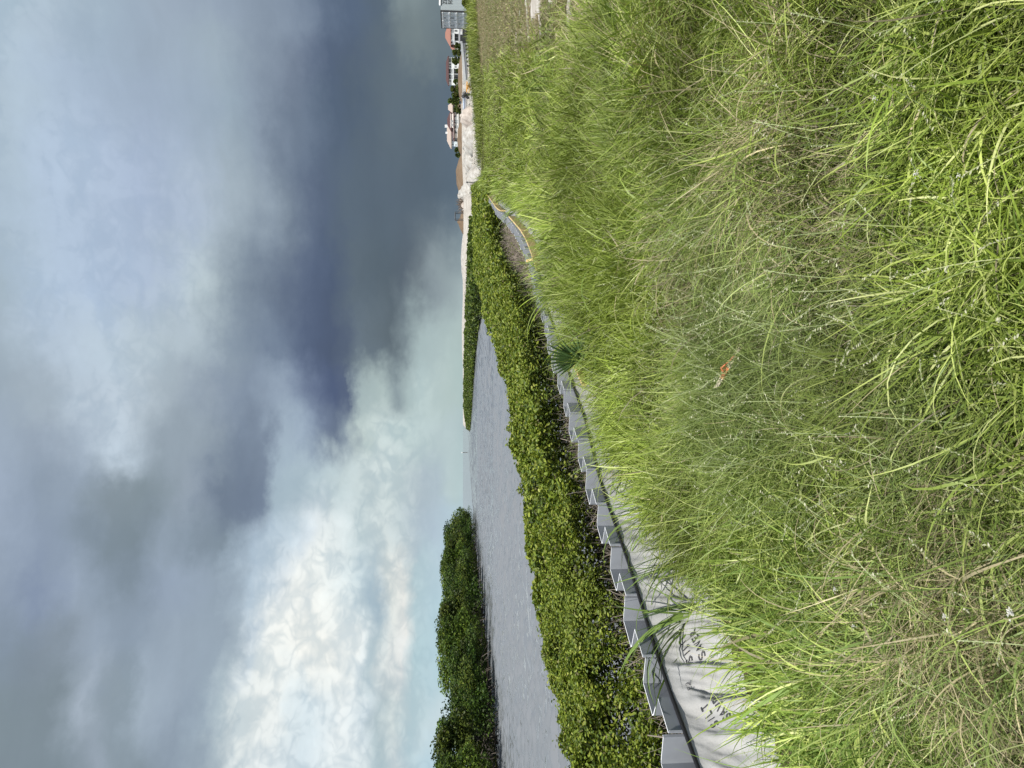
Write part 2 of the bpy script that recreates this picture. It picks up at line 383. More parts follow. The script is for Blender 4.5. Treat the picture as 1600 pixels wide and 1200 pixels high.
# smooth x(y)
_xx = np.interp(_yy, KN[:, 1], KN[:, 0])
_ker = np.hanning(81); _ker /= _ker.sum()
_xp = np.pad(_xx, 40, mode='reflect', reflect_type='odd')
_xx = np.convolve(_xp, _ker, 'valid')
_ds = np.hypot(np.diff(_xx), np.diff(_yy)); _tt = np.concatenate([[0], np.cumsum(_ds)])
_tt -= np.interp(0.0, _yy, _tt)
T_END = float(np.interp(34.6, _yy, _tt))
def wallx(y): 
    y = np.asarray(y, float)
    return np.interp(y, _yy, _xx) + np.where(y < -3, (y + 3) * 0.5, 0) + np.where(y > 76, (y - 76) * 0.25, 0)
def P(t, n=0.0):
    """plan point at arc length t along the wall, n metres to the land side"""
    t = np.asarray(t, float)
    x = np.interp(t, _tt, _xx); y = np.interp(t, _tt, _yy)
    e = 0.3
    dx = np.interp(t + e, _tt, _xx) - np.interp(t - e, _tt, _xx); dy = np.interp(t + e, _tt, _yy) - np.interp(t - e, _tt, _yy)
    l = np.hypot(dx, dy); dx, dy = dx / l, dy / l
    return x + dy * n, y - dx * n, dx, dy
def offs(x, y):
    """approximate signed distance from the wall line, + = land side"""
    e = 0.5
    s = (wallx(y + e) - wallx(y - e)) / (2 * e)
    return (x - wallx(y)) / np.sqrt(1 + s * s)
WATER_Z = -0.9
# far shore of the inlet, x -> y of the waterline on its far side
FS = np.array([(-60, 420.0), (-30, 300), (-15, 244), (-7, 205), (0, 172), (5, 145), (8.5, 122), (9.0, 100), (8.0, 84), (7.3, 72), (9.0, 66)])
def farshore(x):
    return np.interp(x, [-30, -15, -7, 0, 5, 8.0, 9.0, 10, 12], [300, 244, 205, 172, 145, 118, 84, 70, 40])
def bank(x, y):
    """height of the grassy bank"""
    x = np.asarray(x, float); y = np.asarray(y, float)
    h = 0.10 * (vnoise(x, y, 3.0, 1) - 0.5) + 0.25 * (vnoise(x, y, 14.0, 2) - 0.5)
    h = h * sstep(0.0, 3.0, offs(x, y))
    h = h + 0.85 * sstep(20, 34, x - 0.0 * y) * sstep(30, 62, y) + 0.12 * sstep(1.0, 6.0, offs(x, y))
    return h
def H(x, y):
    x = np.asarray(x, float); y = np.asarray(y, float)
    d = offs(x, y)
    land = bank(x, y)
    land = land + sstep(66, 100, y) * (0.75 + 0.5 * (vnoise(x, y, 12, 5) - 0.5))
    land = land + sstep(110, 260, y) * 0.25
    wd_ = 3.1 + 1.0 * sstep(2, 10, y)
    shore = -0.45 - 0.085 * np.clip(-d, 0, 30) - 0.9 * np.clip(-d - wd_, 0, 3) + 0.05 * (vnoise(x, y, 0.8, 3) - 0.5)
    near = np.where(d > -0.06, land, np.maximum(shore, -2.4))
    soft = -1.25 + (land + 1.25) * sstep(-7, 0.5, d)
    fb = sstep(35, 40, y)
    near = near * (1 - fb) + np.where(d > -12, soft, near) * fb
    # far shore
    fd = y - farshore(x)
    farland = -1.0 + 0.12 * fd
    cap = 0.4 + 1.15 * sstep(14, 45, fd) 
    farh = np.minimum(farland, cap)
    isfar = (d < 0) & (fd > -8)
    out = np.where(isfar, np.maximum(near, farh), near)
    out = np.where((d >= 0) & (y > 62), np.maximum(out, np.where(y > 100, 0.9, -5)), out)
    out = np.where((x < -16) & (y > 230), -2.4, out)
    # the mangrove island on the left
    ix = -26.0 - 0.125 * np.clip(y - 80, 0, 200)
    isl = (x < ix) & (y < 190) & (y > -20)
    out = np.where(isl, np.minimum(-0.98 + 0.12 * (ix - x), -0.6), out)
    return out

# ------------------------------------------------------------------ terrain: one sheet to the horizon
ya = np.concatenate([np.arange(-40, -2, 2.0), np.arange(-2, 16, 0.16), np.arange(16, 40, 0.4), np.arange(40, 110, 0.9), np.geomspace(110, 420, 60), np.geomspace(450, 9000, 22)])
xa = np.concatenate([-np.geomspace(9000, 60, 20), np.arange(-55, -12, 1.5), np.arange(-12, -6, 0.6), np.arange(-6, 12, 0.16), np.arange(12, 24, 0.4), np.arange(24, 70, 1.5), np.geomspace(72, 9000, 24)])
# shear the columns along the wall so its edge stays crisp near the camera
XX, YY = np.meshgrid(xa, ya)
sh = np.where((XX > -14) & (XX < 70), 1.0, 0.0)
ZZ = H(XX, YY)
ZZ = np.where(YY > 450, np.where(XX > 60, 1.0, -3.0), ZZ)
verts = np.stack([XX, YY, ZZ], -1).reshape(-1, 3)
nx, ny = len(xa), len(ya)
ii = (np.arange(ny - 1)[:, None] * nx + np.arange(nx - 1)[None]).ravel()
quads = np.stack([ii, ii + 1, ii + nx + 1, ii + nx], 1)
# zones: r = pale sand, g = worn straw track, b = mud under the mangroves
def track(x, y):
    c = 0.42 * y + 0.4 + 1.6 * (vnoise(x, y, 5.0, 8) - 0.5)
    a = sstep(-0.6, 1.2, x - c) * (1 - sstep(56, 62, y + 3 * (vnoise(x, y, 4, 9) - 0.5))) * sstep(7, 10, y)
    return a
def sandm(x, y):
    d = offs(x, y)
    s1 = sstep(59, 68, y + 8 * (vnoise(x, y, 7, 10) - 0.5) - 0.55 * np.clip(x - 15, 0, 40) * 1.0) * (x < 200)
    s1 = s1 * ((d > -1.5) | (y > 92))
    s2 = ((d < 0) & (y - farshore(x) > 14)) * 1.0
    tr = track(x, y)
    s3 = tr * sstep(0.565, 0.63, vnoise(x * .7, y, 1.0, 12, 4)) * (y < 22)
    return np.clip(np.maximum(np.maximum(s1, s2), s3), 0, 1)
zc = np.zeros((verts.shape[0], 3))
zc[:, 0] = sandm(verts[:, 0], verts[:, 1]); zc[:, 1] = track(verts[:, 0], verts[:, 1])
zc[:, 2] = (offs(verts[:, 0], verts[:, 1]) < -0.05) * (verts[:, 2] < 0.2)
gm = bpy.data.materials.new('ground'); gm.use_nodes = True
t = gm.node_tree; b = t.nodes['Principled BSDF']; b.inputs['Roughness'].default_value = 0.95; b.inputs['Specular IOR Level'].default_value = 0.1
vc = N(t, 'ShaderNodeVertexColor'); vc.layer_name = 'Col'
sp = N(t, 'ShaderNodeSeparateColor'); t.links.new(vc.outputs[0], sp.inputs[0])
geo = N(t, 'ShaderNodeNewGeometry')
def gnoise(scale, detail=6, rough=0.6):
    n = N(t, 'ShaderNodeTexNoise'); n.inputs['Scale'].default_value = scale; n.inputs['Detail'].default_value = detail; n.inputs['Roughness'].default_value = rough
    t.links.new(geo.outputs['Position'], n.inputs['Vector']); return n.outputs[0]
n1, n2, n3 = gnoise(1.3), gnoise(9.0), gnoise(0.25)
soil = mixc(t, rng(t, n2, 0.35, 0.7), (0.035, 0.030, 0.018, 1), (0.085, 0.068, 0.038, 1))
straw = mixc(t, rng(t, n1, 0.3, 0.7), (0.125, 0.10, 0.06, 1), (0.20, 0.165, 0.10, 1))
straw = mixc(t, rng(t, n2, 0.5, 0.7), straw, (0.09, 0.085, 0.045, 1))
sand = mixc(t, rng(t, n1, 0.35, 0.65), (0.48, 0.465, 0.43, 1), (0.30, 0.275, 0.24, 1))
sand = mixc(t, rng(t, n2, 0.45, 0.75, 0, 0.5), sand, (0.26, 0.22, 0.17, 1))
mud = mixc(t, rng(t, n2, 0.35, 0.7), (0.012, 0.010, 0.008, 1), (0.035, 0.028, 0.02, 1))
c1 = mixc(t, sp.outputs[1], soil, straw)
edge = mathn(t, 'ADD', sp.outputs[0], mathn(t, 'MULTIPLY', mathn(t, 'SUBTRACT', n1, 0.5), 0.7))
c2 = mixc(t, rng(t, edge, 0.35, 0.6), c1, sand)
c3 = mixc(t, sp.outputs[2], c2, mud)
t.links.new(c3, b.inputs['Base Color'])
bp = N(t, 'ShaderNodeBump'); bp.inputs['Strength'].default_value = 0.8; bp.inputs['Distance'].default_value = 0.04
t.links.new(n2, bp.inputs['Height']); t.links.new(bp.outputs[0], b.inputs['Normal'])
ground = link('ground', npmesh('ground', verts, quads, zc, smooth=True), gm)
tag(ground, kind='structure')

# ------------------------------------------------------------------ water
wm = bpy.data.materials.new('water'); wm.use_nodes = True
t = wm.node_tree; b = t.nodes['Principled BSDF']
b.inputs['Base Color'].default_value = (0.150, 0.162, 0.176, 1); b.inputs['Roughness'].default_value = 0.14; b.inputs['IOR'].default_value = 1.33
wx = np.concatenate([-np.geomspace(9000, 60, 24), np.arange(-52, -30, .6), np.arange(-30, 13, .14), np.geomspace(13.2, 9000, 30)])
wy = np.concatenate([[-60, -20, 0], np.arange(4, 60, .10), np.arange(60, 130, .25), np.arange(130, 330, .8), np.geomspace(331, 9500, 40)])
WX, WY = np.meshgrid(wx, wy)
wr = np.random.default_rng(77); WZ = np.zeros_like(WX)
for i_ in range(46):
    lam = math.exp(wr.uniform(math.log(.40), math.log(2.4))); th_ = wr.normal(math.pi / 2 + .15, .50)
    k_ = 2 * math.pi / lam; sl_ = .072 * (lam / .9) ** -.15
    fade = np.clip(1.3 - WY * .0045 / max(lam, .5), 0, 1) if lam < 1.2 else np.clip(1.2 - WY / 420, 0, 1)
    WZ += sl_ / k_ * np.sin(k_ * (WX * math.cos(th_) + WY * math.sin(th_)) + wr.uniform(0, 6.28)) * fade
WZ *= (WX > -31) & (WX < 13) & (WY < 320)
gust = 0.55 + .9 * vnoise(WX, WY, 9.0, 66, 3)
wv = np.stack([WX, WY, WATER_Z + WZ * gust], -1).reshape(-1, 3); nx_ = len(wx)
ii = (np.arange(len(wy) - 1)[:, None] * nx_ + np.arange(nx_ - 1)[None]).ravel()
water = link('water', npmesh('water', wv, np.stack([ii, ii + 1, ii + nx_ + 1, ii + nx_], 1), smooth=True), wm)
tag(water, kind='structure')

# ------------------------------------------------------------------ sheet-pile wall
wall = empty('sheet_pile_wall', (*[float(v) for v in P(0)[:2]], 0.0))
tag(wall, 'grey corrugated vinyl sheet-pile wall with white cut top edges between mangroves and grass', 'retaining wall')
prof = [(0.0, 0.0), (0.255, 0.0), (0.285, 0.18), (0.30, 0.20), (0.555, 0.20), (0.57, 0.18), (0.592, 0.012), (0.605, 0.012)]
def panel_mesh(top, bot=-0.75, th=0.009):
    p = np.array(prof); mb = MB()
    tg = np.gradient(p, axis=0); tg /= np.linalg.norm(tg, axis=1)[:, None]
    nr = np.stack([-tg[:, 1], tg[:, 0]], 1)
    a = p + nr * th / 2; c = p - nr * th / 2
    k = len(p)
    vs = []
    for z in (bot, top):
        for q in (a, c): vs += [(x, y, z) for x, y in q]
    fs = []; mi = []
    for i in range(k - 1):
        fs.append((i, i + 1, 2 * k + i + 1, 2 * k + i)); mi.append(0)
        fs.append((k + i + 1, k + i, 3 * k + i, 3 * k + i + 1)); mi.append(0)
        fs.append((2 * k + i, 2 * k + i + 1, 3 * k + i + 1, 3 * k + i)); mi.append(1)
    fs.append((0, 2 * k, 3 * k, k)); mi.append(0); fs.append((k - 1, 2 * k - 1, 4 * k - 1, 3 * k - 1)); mi.append(0)
    mb.add(vs, fs); mb.mi = mi
    # small interlock knob at the joint
    for xx in (0.0,):
        mb.tube([(xx, -0.010, bot), (xx, -0.010, top - 0.004)], 0.010, 6)
    return mb
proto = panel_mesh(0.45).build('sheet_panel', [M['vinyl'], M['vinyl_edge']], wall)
k = 0
tpos = -3.0
rw = random.Random(3)
base = Vector(wall.location)
while tpos < T_END:
    x, y, dx, dy = [float(v) for v in P(tpos)]
    x2, y2, _, _ = [float(v) for v in P(tpos + 0.6)]
    o = proto if k == 0 else proto.copy()
    if k: COL.objects.link(o); o.parent = wall
    o.location = (x - base.x, y - base.y, rw.uniform(-0.02, 0.02) - base.z)
    o.rotation_euler = (rw.uniform(-.012, .012), rw.uniform(-.01, .01), math.atan2(y2 - y, x2 - x))
    tpos += 0.6; k += 1

# ------------------------------------------------------------------ silt fence: cord, fabric, hand lettering
silt = empty('silt_fence', (*[float(v) for v in P(3.5, 0.05)[:2]], 0.0))
tag(silt, 'wrinkled off-white silt fence fabric on a black cord, marked SILT SAVER', 'silt fence')
sl = Vector(silt.location)
def cord_z(t): return 0.345 + 0.018 * np.sin(t * 1.1 + 0.5) + 0.01 * np.sin(t * 2.7)
def fab(t, w):
    """point of the fabric at arc length t, w = 0 (cord) .. 1 (foot)"""
    t = np.asarray(t, float); w = np.asarray(w, float)
    fold = (vnoise(t + 0.35 * w, 0.15 * w + 3, 0.12, 41, 3) - 0.5) * (0.095 + 0.05 * w) + (vnoise(t - 0.5 * w, 0.3 * w, 0.05, 42, 2) - 0.5) * 0.014
    big = (vnoise(t, w * 0.4, 0.5, 43, 2) - 0.5) * 0.12 * w
    n = 0.028 + 0.34 * w ** 1.35 + (fold + big) * np.clip(w * 3, 0.25, 1)
    z = cord_z(t) - 0.36 * w + fold * 0.5 * w
    x, y, _, _ = P(t, n)
    return x, y, z
ts = np.concatenate([np.arange(-1.5, 8.0, 0.008), np.arange(8.0, 14, 0.03), np.arange(14.0, T_END, 0.08)]); ws = np.linspace(0, 1, 36)
TT, WW = np.meshgrid(ts, ws, indexing='ij')
fx, fy, fz = fab(TT, WW)
fv = np.stack([fx - sl.x, fy - sl.y, fz], -1).reshape(-1, 3)
nw = len(ws); ii = (np.arange(len(ts) - 1)[:, None] * nw + np.arange(nw - 1)[None]).ravel()
link('fabric', npmesh('fabric', fv, np.stack([ii, ii + nw, ii + nw + 1, ii + 1], 1), smooth=True), M['fabric'], silt)
mb = MB()
cts = np.arange(-2.5, T_END, 0.15)
cx, cy, _, _ = P(cts, 0.03)
mb.tube([(a - sl.x, c - sl.y, float(cord_z(q)) + 0.008) for a, c, q in zip(cx, cy, cts)], 0.0125, 6)
mb.build('top_cord', M['black'], silt, smooth=True)
GL = {'S': [[(1, .85), (.7, 1), (.25, .95), (.05, .75), (.3, .55), (.75, .42), (.95, .22), (.6, 0), (.1, .08)]],
      'I': [[(.5, 1), (.48, 0)]], 'L': [[(.1, 1), (.08, 0), (.85, .03)]], 'T': [[(.0, .97), (1, 1)], [(.5, 1), (.47, 0)]],
      'A': [[(0, 0), (.45, 1), (.95, 0)], [(.2, .38), (.78, .38)]], 'V': [[(0, 1), (.48, 0), (.95, 1)]],
      'E': [[(.9, 1), (.05, .97), (.1, 0), (.95, .02)], [(.08, .5), (.75, .52)]], 'R': [[(.08, 0), (.1, 1), (.7, .95), (.85, .72), (.6, .5), (.12, .47), (.9, 0)]],
      'P': [[(.08, 0), (.1, 1), (.75, .92), (.85, .7), (.6, .48), (.12, .45)]], '2': [[(.05, .8), (.35, 1), (.8, .88), (.8, .6), (.05, 0), (.9, .05)]]}
def write(text, t0, w0, hgt, adv, wd=0.0068, slant=0.0):
    """strokes on the fabric; reading direction = away from the camera along the wall"""
    vs, fs = [], []
    L = 0.50    # fabric length in metres for w 0..1
    for i, ch in enumerate(text):
        for st in GL.get(ch, []):
            pts = []
            for (a, c), (a2, c2) in zip(st[:-1], st[1:]):
                for q in np.linspace(0, 1, 6)[:-1]: pts.append((a + (a2 - a) * q, c + (c2 - c) * q))
            pts.append(st[-1])
            pts = np.array([(t0 + (i + a * 0.72) * adv, w0 + (1 - c) * hgt / L + slant * i) for a, c in pts])
            d = np.gradient(pts * np.array([1, L]), axis=0); d /= np.linalg.norm(d, axis=1)[:, None] + 1e-9
            nn = np.stack([-d[:, 1], d[:, 0] / L], 1) * wd / 2
            nn[:, 1] = d[:, 0] * wd / 2 / L
            b0 = len(vs)
            for q, m_ in zip(pts, nn):
                for s in (-1, 1):
                    tt_, ww_ = q[0] + m_[0] * s, q[1] + m_[1] * s
                    x, y, z = [float(v) for v in fab(tt_, ww_)]
                    _, _, dx, dy = [float(v) for v in P(tt_)]
                    vs.append((x + dy * 0.008 - sl.x, y - dx * 0.008 - sl.y, z + 0.004))
            for j in range(len(pts) - 1): fs.append((b0 + 2 * j, b0 + 2 * j + 1, b0 + 2 * j + 3, b0 + 2 * j + 2))
    m_ = MB(); m_.add(vs, fs); return m_.build('lettering', M['ink'], silt)
write('SILT', 4.735, 0.36, 0.044, 0.040, slant=-0.012)
write('SAVER', 4.725, 0.52, 0.046, 0.040, slant=-0.012)
write('P2', 5.02, 0.24, 0.032, 0.036, wd=0.004)
write('SILT', 5.235, 0.38, 0.042, 0.042)
write('SAVER', 5.20, 0.55, 0.044, 0.042)

# boards fixed along the land side of the wall
def board(t0, t1, z0, z1, n0, hh_, wd, label, mname='wood'):
    mbb = MB(); ps = []
    K = 12
    c0 = P(t0, n0); root = empty('wooden_board', (float(c0[0]), float(c0[1]), z0))
    vs = []; 
    for q in np.linspace(0, 1, K):
        t_ = t0 + (t1 - t0) * q; z_ = z0 + (z1 - z0) * q
        for dn, dz in ((0, 0), (wd, 0), (wd, hh_), (0, hh_)):
            x, y, _, _ = [float(v) for v in P(t_, n0 + dn)]
            vs.append((x - float(c0[0]), y - float(c0[1]), z_ + dz - z0))
    fs = [(i * 4 + j, i * 4 + (j + 1) % 4, i * 4 + 4 + (j + 1) % 4, i * 4 + 4 + j) for i in range(K - 1) for j in range(4)]
    fs += [(3, 2, 1, 0), tuple((K - 1) * 4 + j for j in range(4))]
    mbb.add(vs, fs); mbb.build('plank', M[mname], root)
    return tag(root, label, 'board', 'yellow boards fixed along the grey wall'), root
def t_of_y(y): return float(np.interp(y, _yy, _tt))
board(t_of_y(12.6), t_of_y(15.6), 0.24, 0.27, 0.05, 0.15, 0.04, 'long yellow board with splintered near end on the grey sheet wall behind the tall grass')
board(t_of_y(15.7), t_of_y(19.3), 0.26, 0.30, 0.05, 0.15, 0.04, 'pale yellow board continuing beyond the splintered one on the grey wall')
board(t_of_y(8.55), t_of_y(9.5), 0.19, 0.235, 0.09, 0.07, 0.045, 'short pale board on the black cord right beside the palmetto fan')
board(t_of_y(23.5), t_of_y(27.5), 0.28, 0.31, 0.05, 0.17, 0.04, 'yellow board along the far stretch of grey wall, nearer of the far pair')
board(t_of_y(28.0), t_of_y(34.2), 0.30, 0.33, 0.05, 0.18, 0.04, 'yellow board at the far end of the grey wall beside the sand')
# splintered offcut across the near end of the long board
x, y, dx, dy = [float(v) for v in P(t_of_y(13.0), 0.12)]
mb = MB(); mb.box((0, 0, 0), (0.34, 0.045, 0.02), math.atan2(dy, dx) + 0.5, tilt=('Y', -0.45))
mb.box((0.02, -0.05, -0.03), (0.22, 0.03, 0.018), math.atan2(dy, dx) - 0.2, tilt=('Y', 0.2))
tag(mb.build('wood_offcut', M['wood'], loc=(x, y, 0.44)), 'splintered pale wood offcut lying across the near end of the long yellow board', 'offcut')

# ------------------------------------------------------------------ blades
RG = np.random.default_rng(11)
def blades(bx, by, bz, L, phi, th0, kap, tau, w, col, S, flr=None, tipcol=None, wprof=None):
    n = len(bx); s = np.linspace(0, 1, S + 1)
    TH_ = th0[:, None] + kap[:, None] * s[None] ** 1.2
    PH = phi[:, None] + tau[:, None] * s[None]
    ds = (L / S)[:, None]
    hx = np.sin(TH_) * np.cos(PH); hy = np.sin(TH_) * np.sin(PH); hz = np.cos(TH_)
    def cum(h): return np.concatenate([np.zeros((n, 1)), np.cumsum((h[:, 1:] + h[:, :-1]) / 2 * ds, 1)], 1)
    X = bx[:, None] + cum(hx); Y = by[:, None] + cum(hy); Zr = cum(hz)
    Z = bz[:, None] + np.where(Zr < 0.02, 0.02 + 0.15 * np.abs(Zr), Zr)
    roll = RG.uniform(-1.0, 1.0, n)[:, None]
    sx = -np.sin(PH) * np.cos(roll) + hz * np.cos(PH) * np.sin(roll)
    sy = np.cos(PH) * np.cos(roll) + hz * np.sin(PH) * np.sin(roll)
    sz = -np.sin(TH_) * np.sin(roll)
    pr = (np.minimum(1.0, 0.45 + 2.2 * s) * (1 - s ** 2.2)) if wprof is None else wprof(s)
    hw = (w[:, None] * pr[None]) / 2 + 0.0002
    A = np.stack([X - sx * hw, Y - sy * hw, Z - sz * hw], -1); B = np.stack([X + sx * hw, Y + sy * hw, Z + sz * hw], -1)
    V = np.stack([A, B], 2)        # n, S+1, 2, 3
    base = (np.arange(n) * (S + 1) * 2)[:, None] + (np.arange(S) * 2)[None]
    Q = np.stack([base, base + 1, base + 3, base + 2], -1)
    C = np.repeat(np.repeat(col[:, None, None, :], S + 1, 1), 2, 2)
    if tipcol is not None:
        f = (s ** 1.5)[None, :, None, None] * 0.5
        C = C * (1 - f) + np.asarray(tipcol)[:, None, None, :] * f
    return V.reshape(-1, 3), Q.reshape(-1, 4), C.reshape(-1, 3)
class Acc:
    def __init__(s): s.v = []; s.q = []; s.c = []; s.n = 0
    def add(s, v, q, c): s.v.append(v); s.q.append(q + s.n); s.c.append(c); s.n += len(v)
    def build(s, name, m, parent=None): return link(name, npmesh(name, np.concatenate(s.v), np.concatenate(s.q), np.concatenate(s.c)), m, parent)

def gauss(x, y, cx, cy, r): return np.exp(-((x - cx) ** 2 + (y - cy) ** 2) / (2 * r * r))
def spot(px, py, z=0.2): g = G(px, py, z); return g[0], g[1]
BROWN = [(spot(1180, 200), .42, .9), (spot(1290, 300), .22, 1.0), (spot(1440, 960), .30, 1.0), (spot(1300, 870), .18, .8), (spot(1060, 410), .25, 1.0), (spot(1050, 60), .5, .5), (spot(1250, 30), .25, .5)]
FINE = [(spot(1140, 500), .70, 1.0), (spot(1400, 720), .35, .6), (spot(1480, 1050), .5, .7), (spot(950, 180), 1.2, .5)]
LONGY = [(spot(950, 420), 1.8, 1.0), (spot(930, 330), 2.2, 1.0), (spot(1000, 850), .8, .6)]
def field(lst, x, y):
    o = 0
    for (cx, cy), r, a in lst: o = np.maximum(o, a * gauss(x, y, cx, cy, r))
    return o
def scatter(n, ylo, yhi, xr=0.62, xm=0.7):
    """points on the bank, seen wedge plus a margin, uniform in area"""
    y = np.sqrt(RG.uniform(0, 1, n) * ((yhi + 1.5) ** 2 - (ylo + 1.5) ** 2) + (ylo + 1.5) ** 2) - 1.5
    x = RG.uniform(-1, 1, n) * (xr * (np.maximum(y, 0)) + xm)
    o_ = offs(x, y); g0 = 0.88 - 0.56 * sstep(4.15, 5.2, y)
    k = o_ > (g0 + 0.25 * (vnoise(x, y, 0.7, 20) - 0.5))
    return x[k], y[k]
PAL = np.array([(0.190, 0.255, 0.036), (0.105, 0.170, 0.032), (0.31, 0.37, 0.10), (0.43, 0.47, 0.20)])
DRY = np.array([0.36, 0.325, 0.20]); FINEC = np.array([0.175, 0.235, 0.105]); YEL = np.array([0.205, 0.27, 0.042])
def gcolour(x, y, dry_p=0.04, boost=1.0):
    n = len(x)
    m1 = np.clip(vnoise(x, y, 1.3, 21) * 1.6 - 0.3 + RG.normal(0, .25, n), 0, 1)[:, None]
    c = PAL[1] * (1 - m1) + PAL[0] * m1
    r = RG.random(n)[:, None]
    c = np.where(r > 0.72, PAL[2], c); c = np.where(r > 0.955, PAL[3], c)
    f = np.clip(field(FINE, x, y) * 1.3, 0, 1)[:, None]; c = c * (1 - 0.5 * f) + FINEC * 0.5 * f
    yl = np.clip(field(LONGY, x, y), 0, 1)[:, None]; yl = np.maximum(yl, (0.6 * sstep(9, 20, y))[:, None]); c = c * (1 - 0.65 * yl) + YEL * 0.65 * yl
    br = np.clip(field(BROWN, x, y), 0, 1)
    big = sstep(0.55, 0.75, vnoise(x, y, 2.6, 23, 3)) * 0.35
    tr = track(x, y)
    dp = np.clip(dry_p + 0.55 * br + 0.16 * big + 0.66 * tr, 0, 0.93)
    d = (RG.random(n) < dp)[:, None]
    dry = DRY * RG.uniform(0.45, 1.1, n)[:, None]
    c = np.where(d, dry, c)
    tz = 0.54 + 0.80 * sstep(.15, .85, vnoise(x, y, .7, 24, 3))
    return c * (RG.uniform(0.75, 1.2, n) * tz)[:, None] * boost
def wind(x, y):
    """preferred lean of the matted grass"""
    return 2 * math.pi * vnoise(x, y, 2.4, 31, 2) * 1.5 + 0.8
grass = Acc()
# near mat ---------------------------------------------------------------
def lay(n, ylo, yhi, S, lmul, wmul, up=0.0, dry=0.035, boost=1.0, fine=False):
    x, y = scatter(n, ylo, yhi)
    tr = track(x, y); sd = sandm(x, y)
    hol = sstep(0.62, 0.75, vnoise(x, y, 0.55, 25, 2)) * (y < 7)
    keep = RG.random(len(x)) > np.clip(0.30 * tr + 0.98 * (sd > .4) + 0.55 * hol * (0 if up > 0.5 else 1), 0, 1)
    x, y = x[keep], y[keep]; tr = tr[keep]; m = len(x)
    z = H(x, y)
    fn = np.clip(field(FINE, x, y) * 1.2, 0, 1); ly = np.clip(field(LONGY, x, y), 0, 1)
    nearwall = np.clip(1 - (offs(x, y) - 0.3) / 0.9, 0, 1)
    L = RG.gamma(9, 0.40 / 9, m) * lmul * (1 + 0.30 * ly - 0.15 * fn) * (1 - nearwall * 0.42 * (y < 32)) * (0.42 + 0.58 * sstep(.6, 3.4, y))
    tus = vnoise(x, y, .55, 27, 2)
    L = L * (0.62 + 0.74 * sstep(.25, .75, tus))
    L = np.minimum(L, 0.75)
    L = L * (1 - 0.70 * tr) * (0.8 + 0.5 * vnoise(x, y, 1.1, 26))
    L *= 1 - 0.45 * sstep(25, 55, y) * 1.0
    phi = wind(x, y) + 2.5 * (vnoise(x, y, .6, 28, 2) - .5) * 2 + RG.normal(0, 1.0, m)
    th0 = np.abs(RG.normal(0.6, 0.35, m)) * (1 - 0.45 * np.maximum(ly, nearwall)) * (1 - up * 0.5)
    kap = RG.uniform(0.3, 3.4, m) * (1 - 0.4 * ly)
    tau = RG.normal(0, 1.15, m)
    w = np.minimum(RG.gamma(5, 0.0048 / 5, m) * wmul * (1 - 0.6 * fn), 0.0098 + 0.0040 * np.maximum(y - 2.2, 0))
    c = gcolour(x, y, dry, boost)
    grass.add(*blades(x, y, z, L, phi, th0, kap, tau, w, c, S, tipcol=c * np.array([1.25, 1.15, 1.1])))
lay(135000, -0.6, 5.2, 7, 0.76, 0.98)
lay(48000, -0.6, 6.5, 9, 0.90, 1.7, up=0.2, dry=0.02, boost=1.06)
lay(90000, 5.2, 11.5, 5, 1.0, 2.0)
lay(90000, 11.5, 26, 4, 1.0, 3.2)
lay(120000, 26, 64, 3, 0.95, 4.2, up=0.6)
# short cropped tufts on the worn track
y = RG.uniform(9, 60, 150000); x = y * RG.uniform(.36, .66, 150000); k_ = (track(x, y) > .2) & (sandm(x, y) < .5); x, y = x[k_], y[k_]; m = len(x)
mm = vnoise(x, y, 1.2, 63, 3)[:, None]; c = np.where(RG.random((m, 1)) < .25 + 1.1 * (mm - .3), np.array([.15, .19, .06]), np.array([.27, .235, .14])) * RG.uniform(.55, 1.25, m)[:, None]
grass.add(*blades(x, y, H(x, y), RG.gamma(6, .085 / 6, m), RG.uniform(0, 6.28, m), np.abs(RG.normal(.6, .4, m)), RG.uniform(0, 1.5, m), RG.normal(0, .5, m), RG.uniform(.004, .009, m) * (.6 + y / 22), c, 2))
# low thatch of dead, flat stems
x, y = scatter(60000, -0.6, 9); z = H(x, y); m = len(x)
c = DRY * RG.uniform(0.25, 0.75, m)[:, None]
grass.add(*blades(x, y, z, RG.uniform(.08, .3, m), RG.uniform(0, 6.28, m), RG.normal(1.25, .2, m), RG.uniform(0, .6, m), RG.normal(0, .5, m), RG.uniform(.0015, .004, m), c, 3))
# tall upright fringe along the wall and the bank edge
def fringe(n, t0, t1, S, wmul):
    t_ = RG.uniform(t0, t1, n); nn = 0.42 + np.abs(RG.normal(0, 0.35, n))
    tuft = vnoise(t_, nn * 0 + 2, 0.7, 51, 2)
    k_ = RG.random(n) < sstep(0.38, 0.62, tuft) + 0.12 * (t_ > 5.5)
    k_ &= nn > 0.78 - 0.46 * sstep(5.6, 6.6, t_)
    t_, nn = t_[k_], nn[k_]; m = len(t_)
    x, y, dx, dy = P(t_, nn); z = H(x, y)
    L = RG.gamma(16, 0.49 / 16, m) * (0.70 + 0.55 * vnoise(t_, 0 * t_ + 4, 1.3, 52, 2)) * (1 + 0.30 * sstep(11, 13, t_) - .38 * sstep(14, 15, t_) * (1 - sstep(26, 28, t_))) * (.68 + .32 * sstep(5.6, 7, t_))
    phi = np.arctan2(-dx, dy) + math.pi * 0.9 + RG.normal(0, 0.9, m)   # leaning out over the wall
    c = gcolour(x, y, 0.04, 1.1)
    grass.add(*blades(x, y, z, L, phi, np.abs(RG.normal(.22, .18, m)), RG.uniform(0.2, 1.7, m), RG.normal(0, .5, m), RG.gamma(6, 0.0085 / 6, m) * wmul, c, S, tipcol=c * 1.15))
fringe(15000, 3.0, 12, 7, 1.2)
fringe(12000, 12, 26, 5, 1.7)
fringe(9000, 26, 66, 4, 3.2)
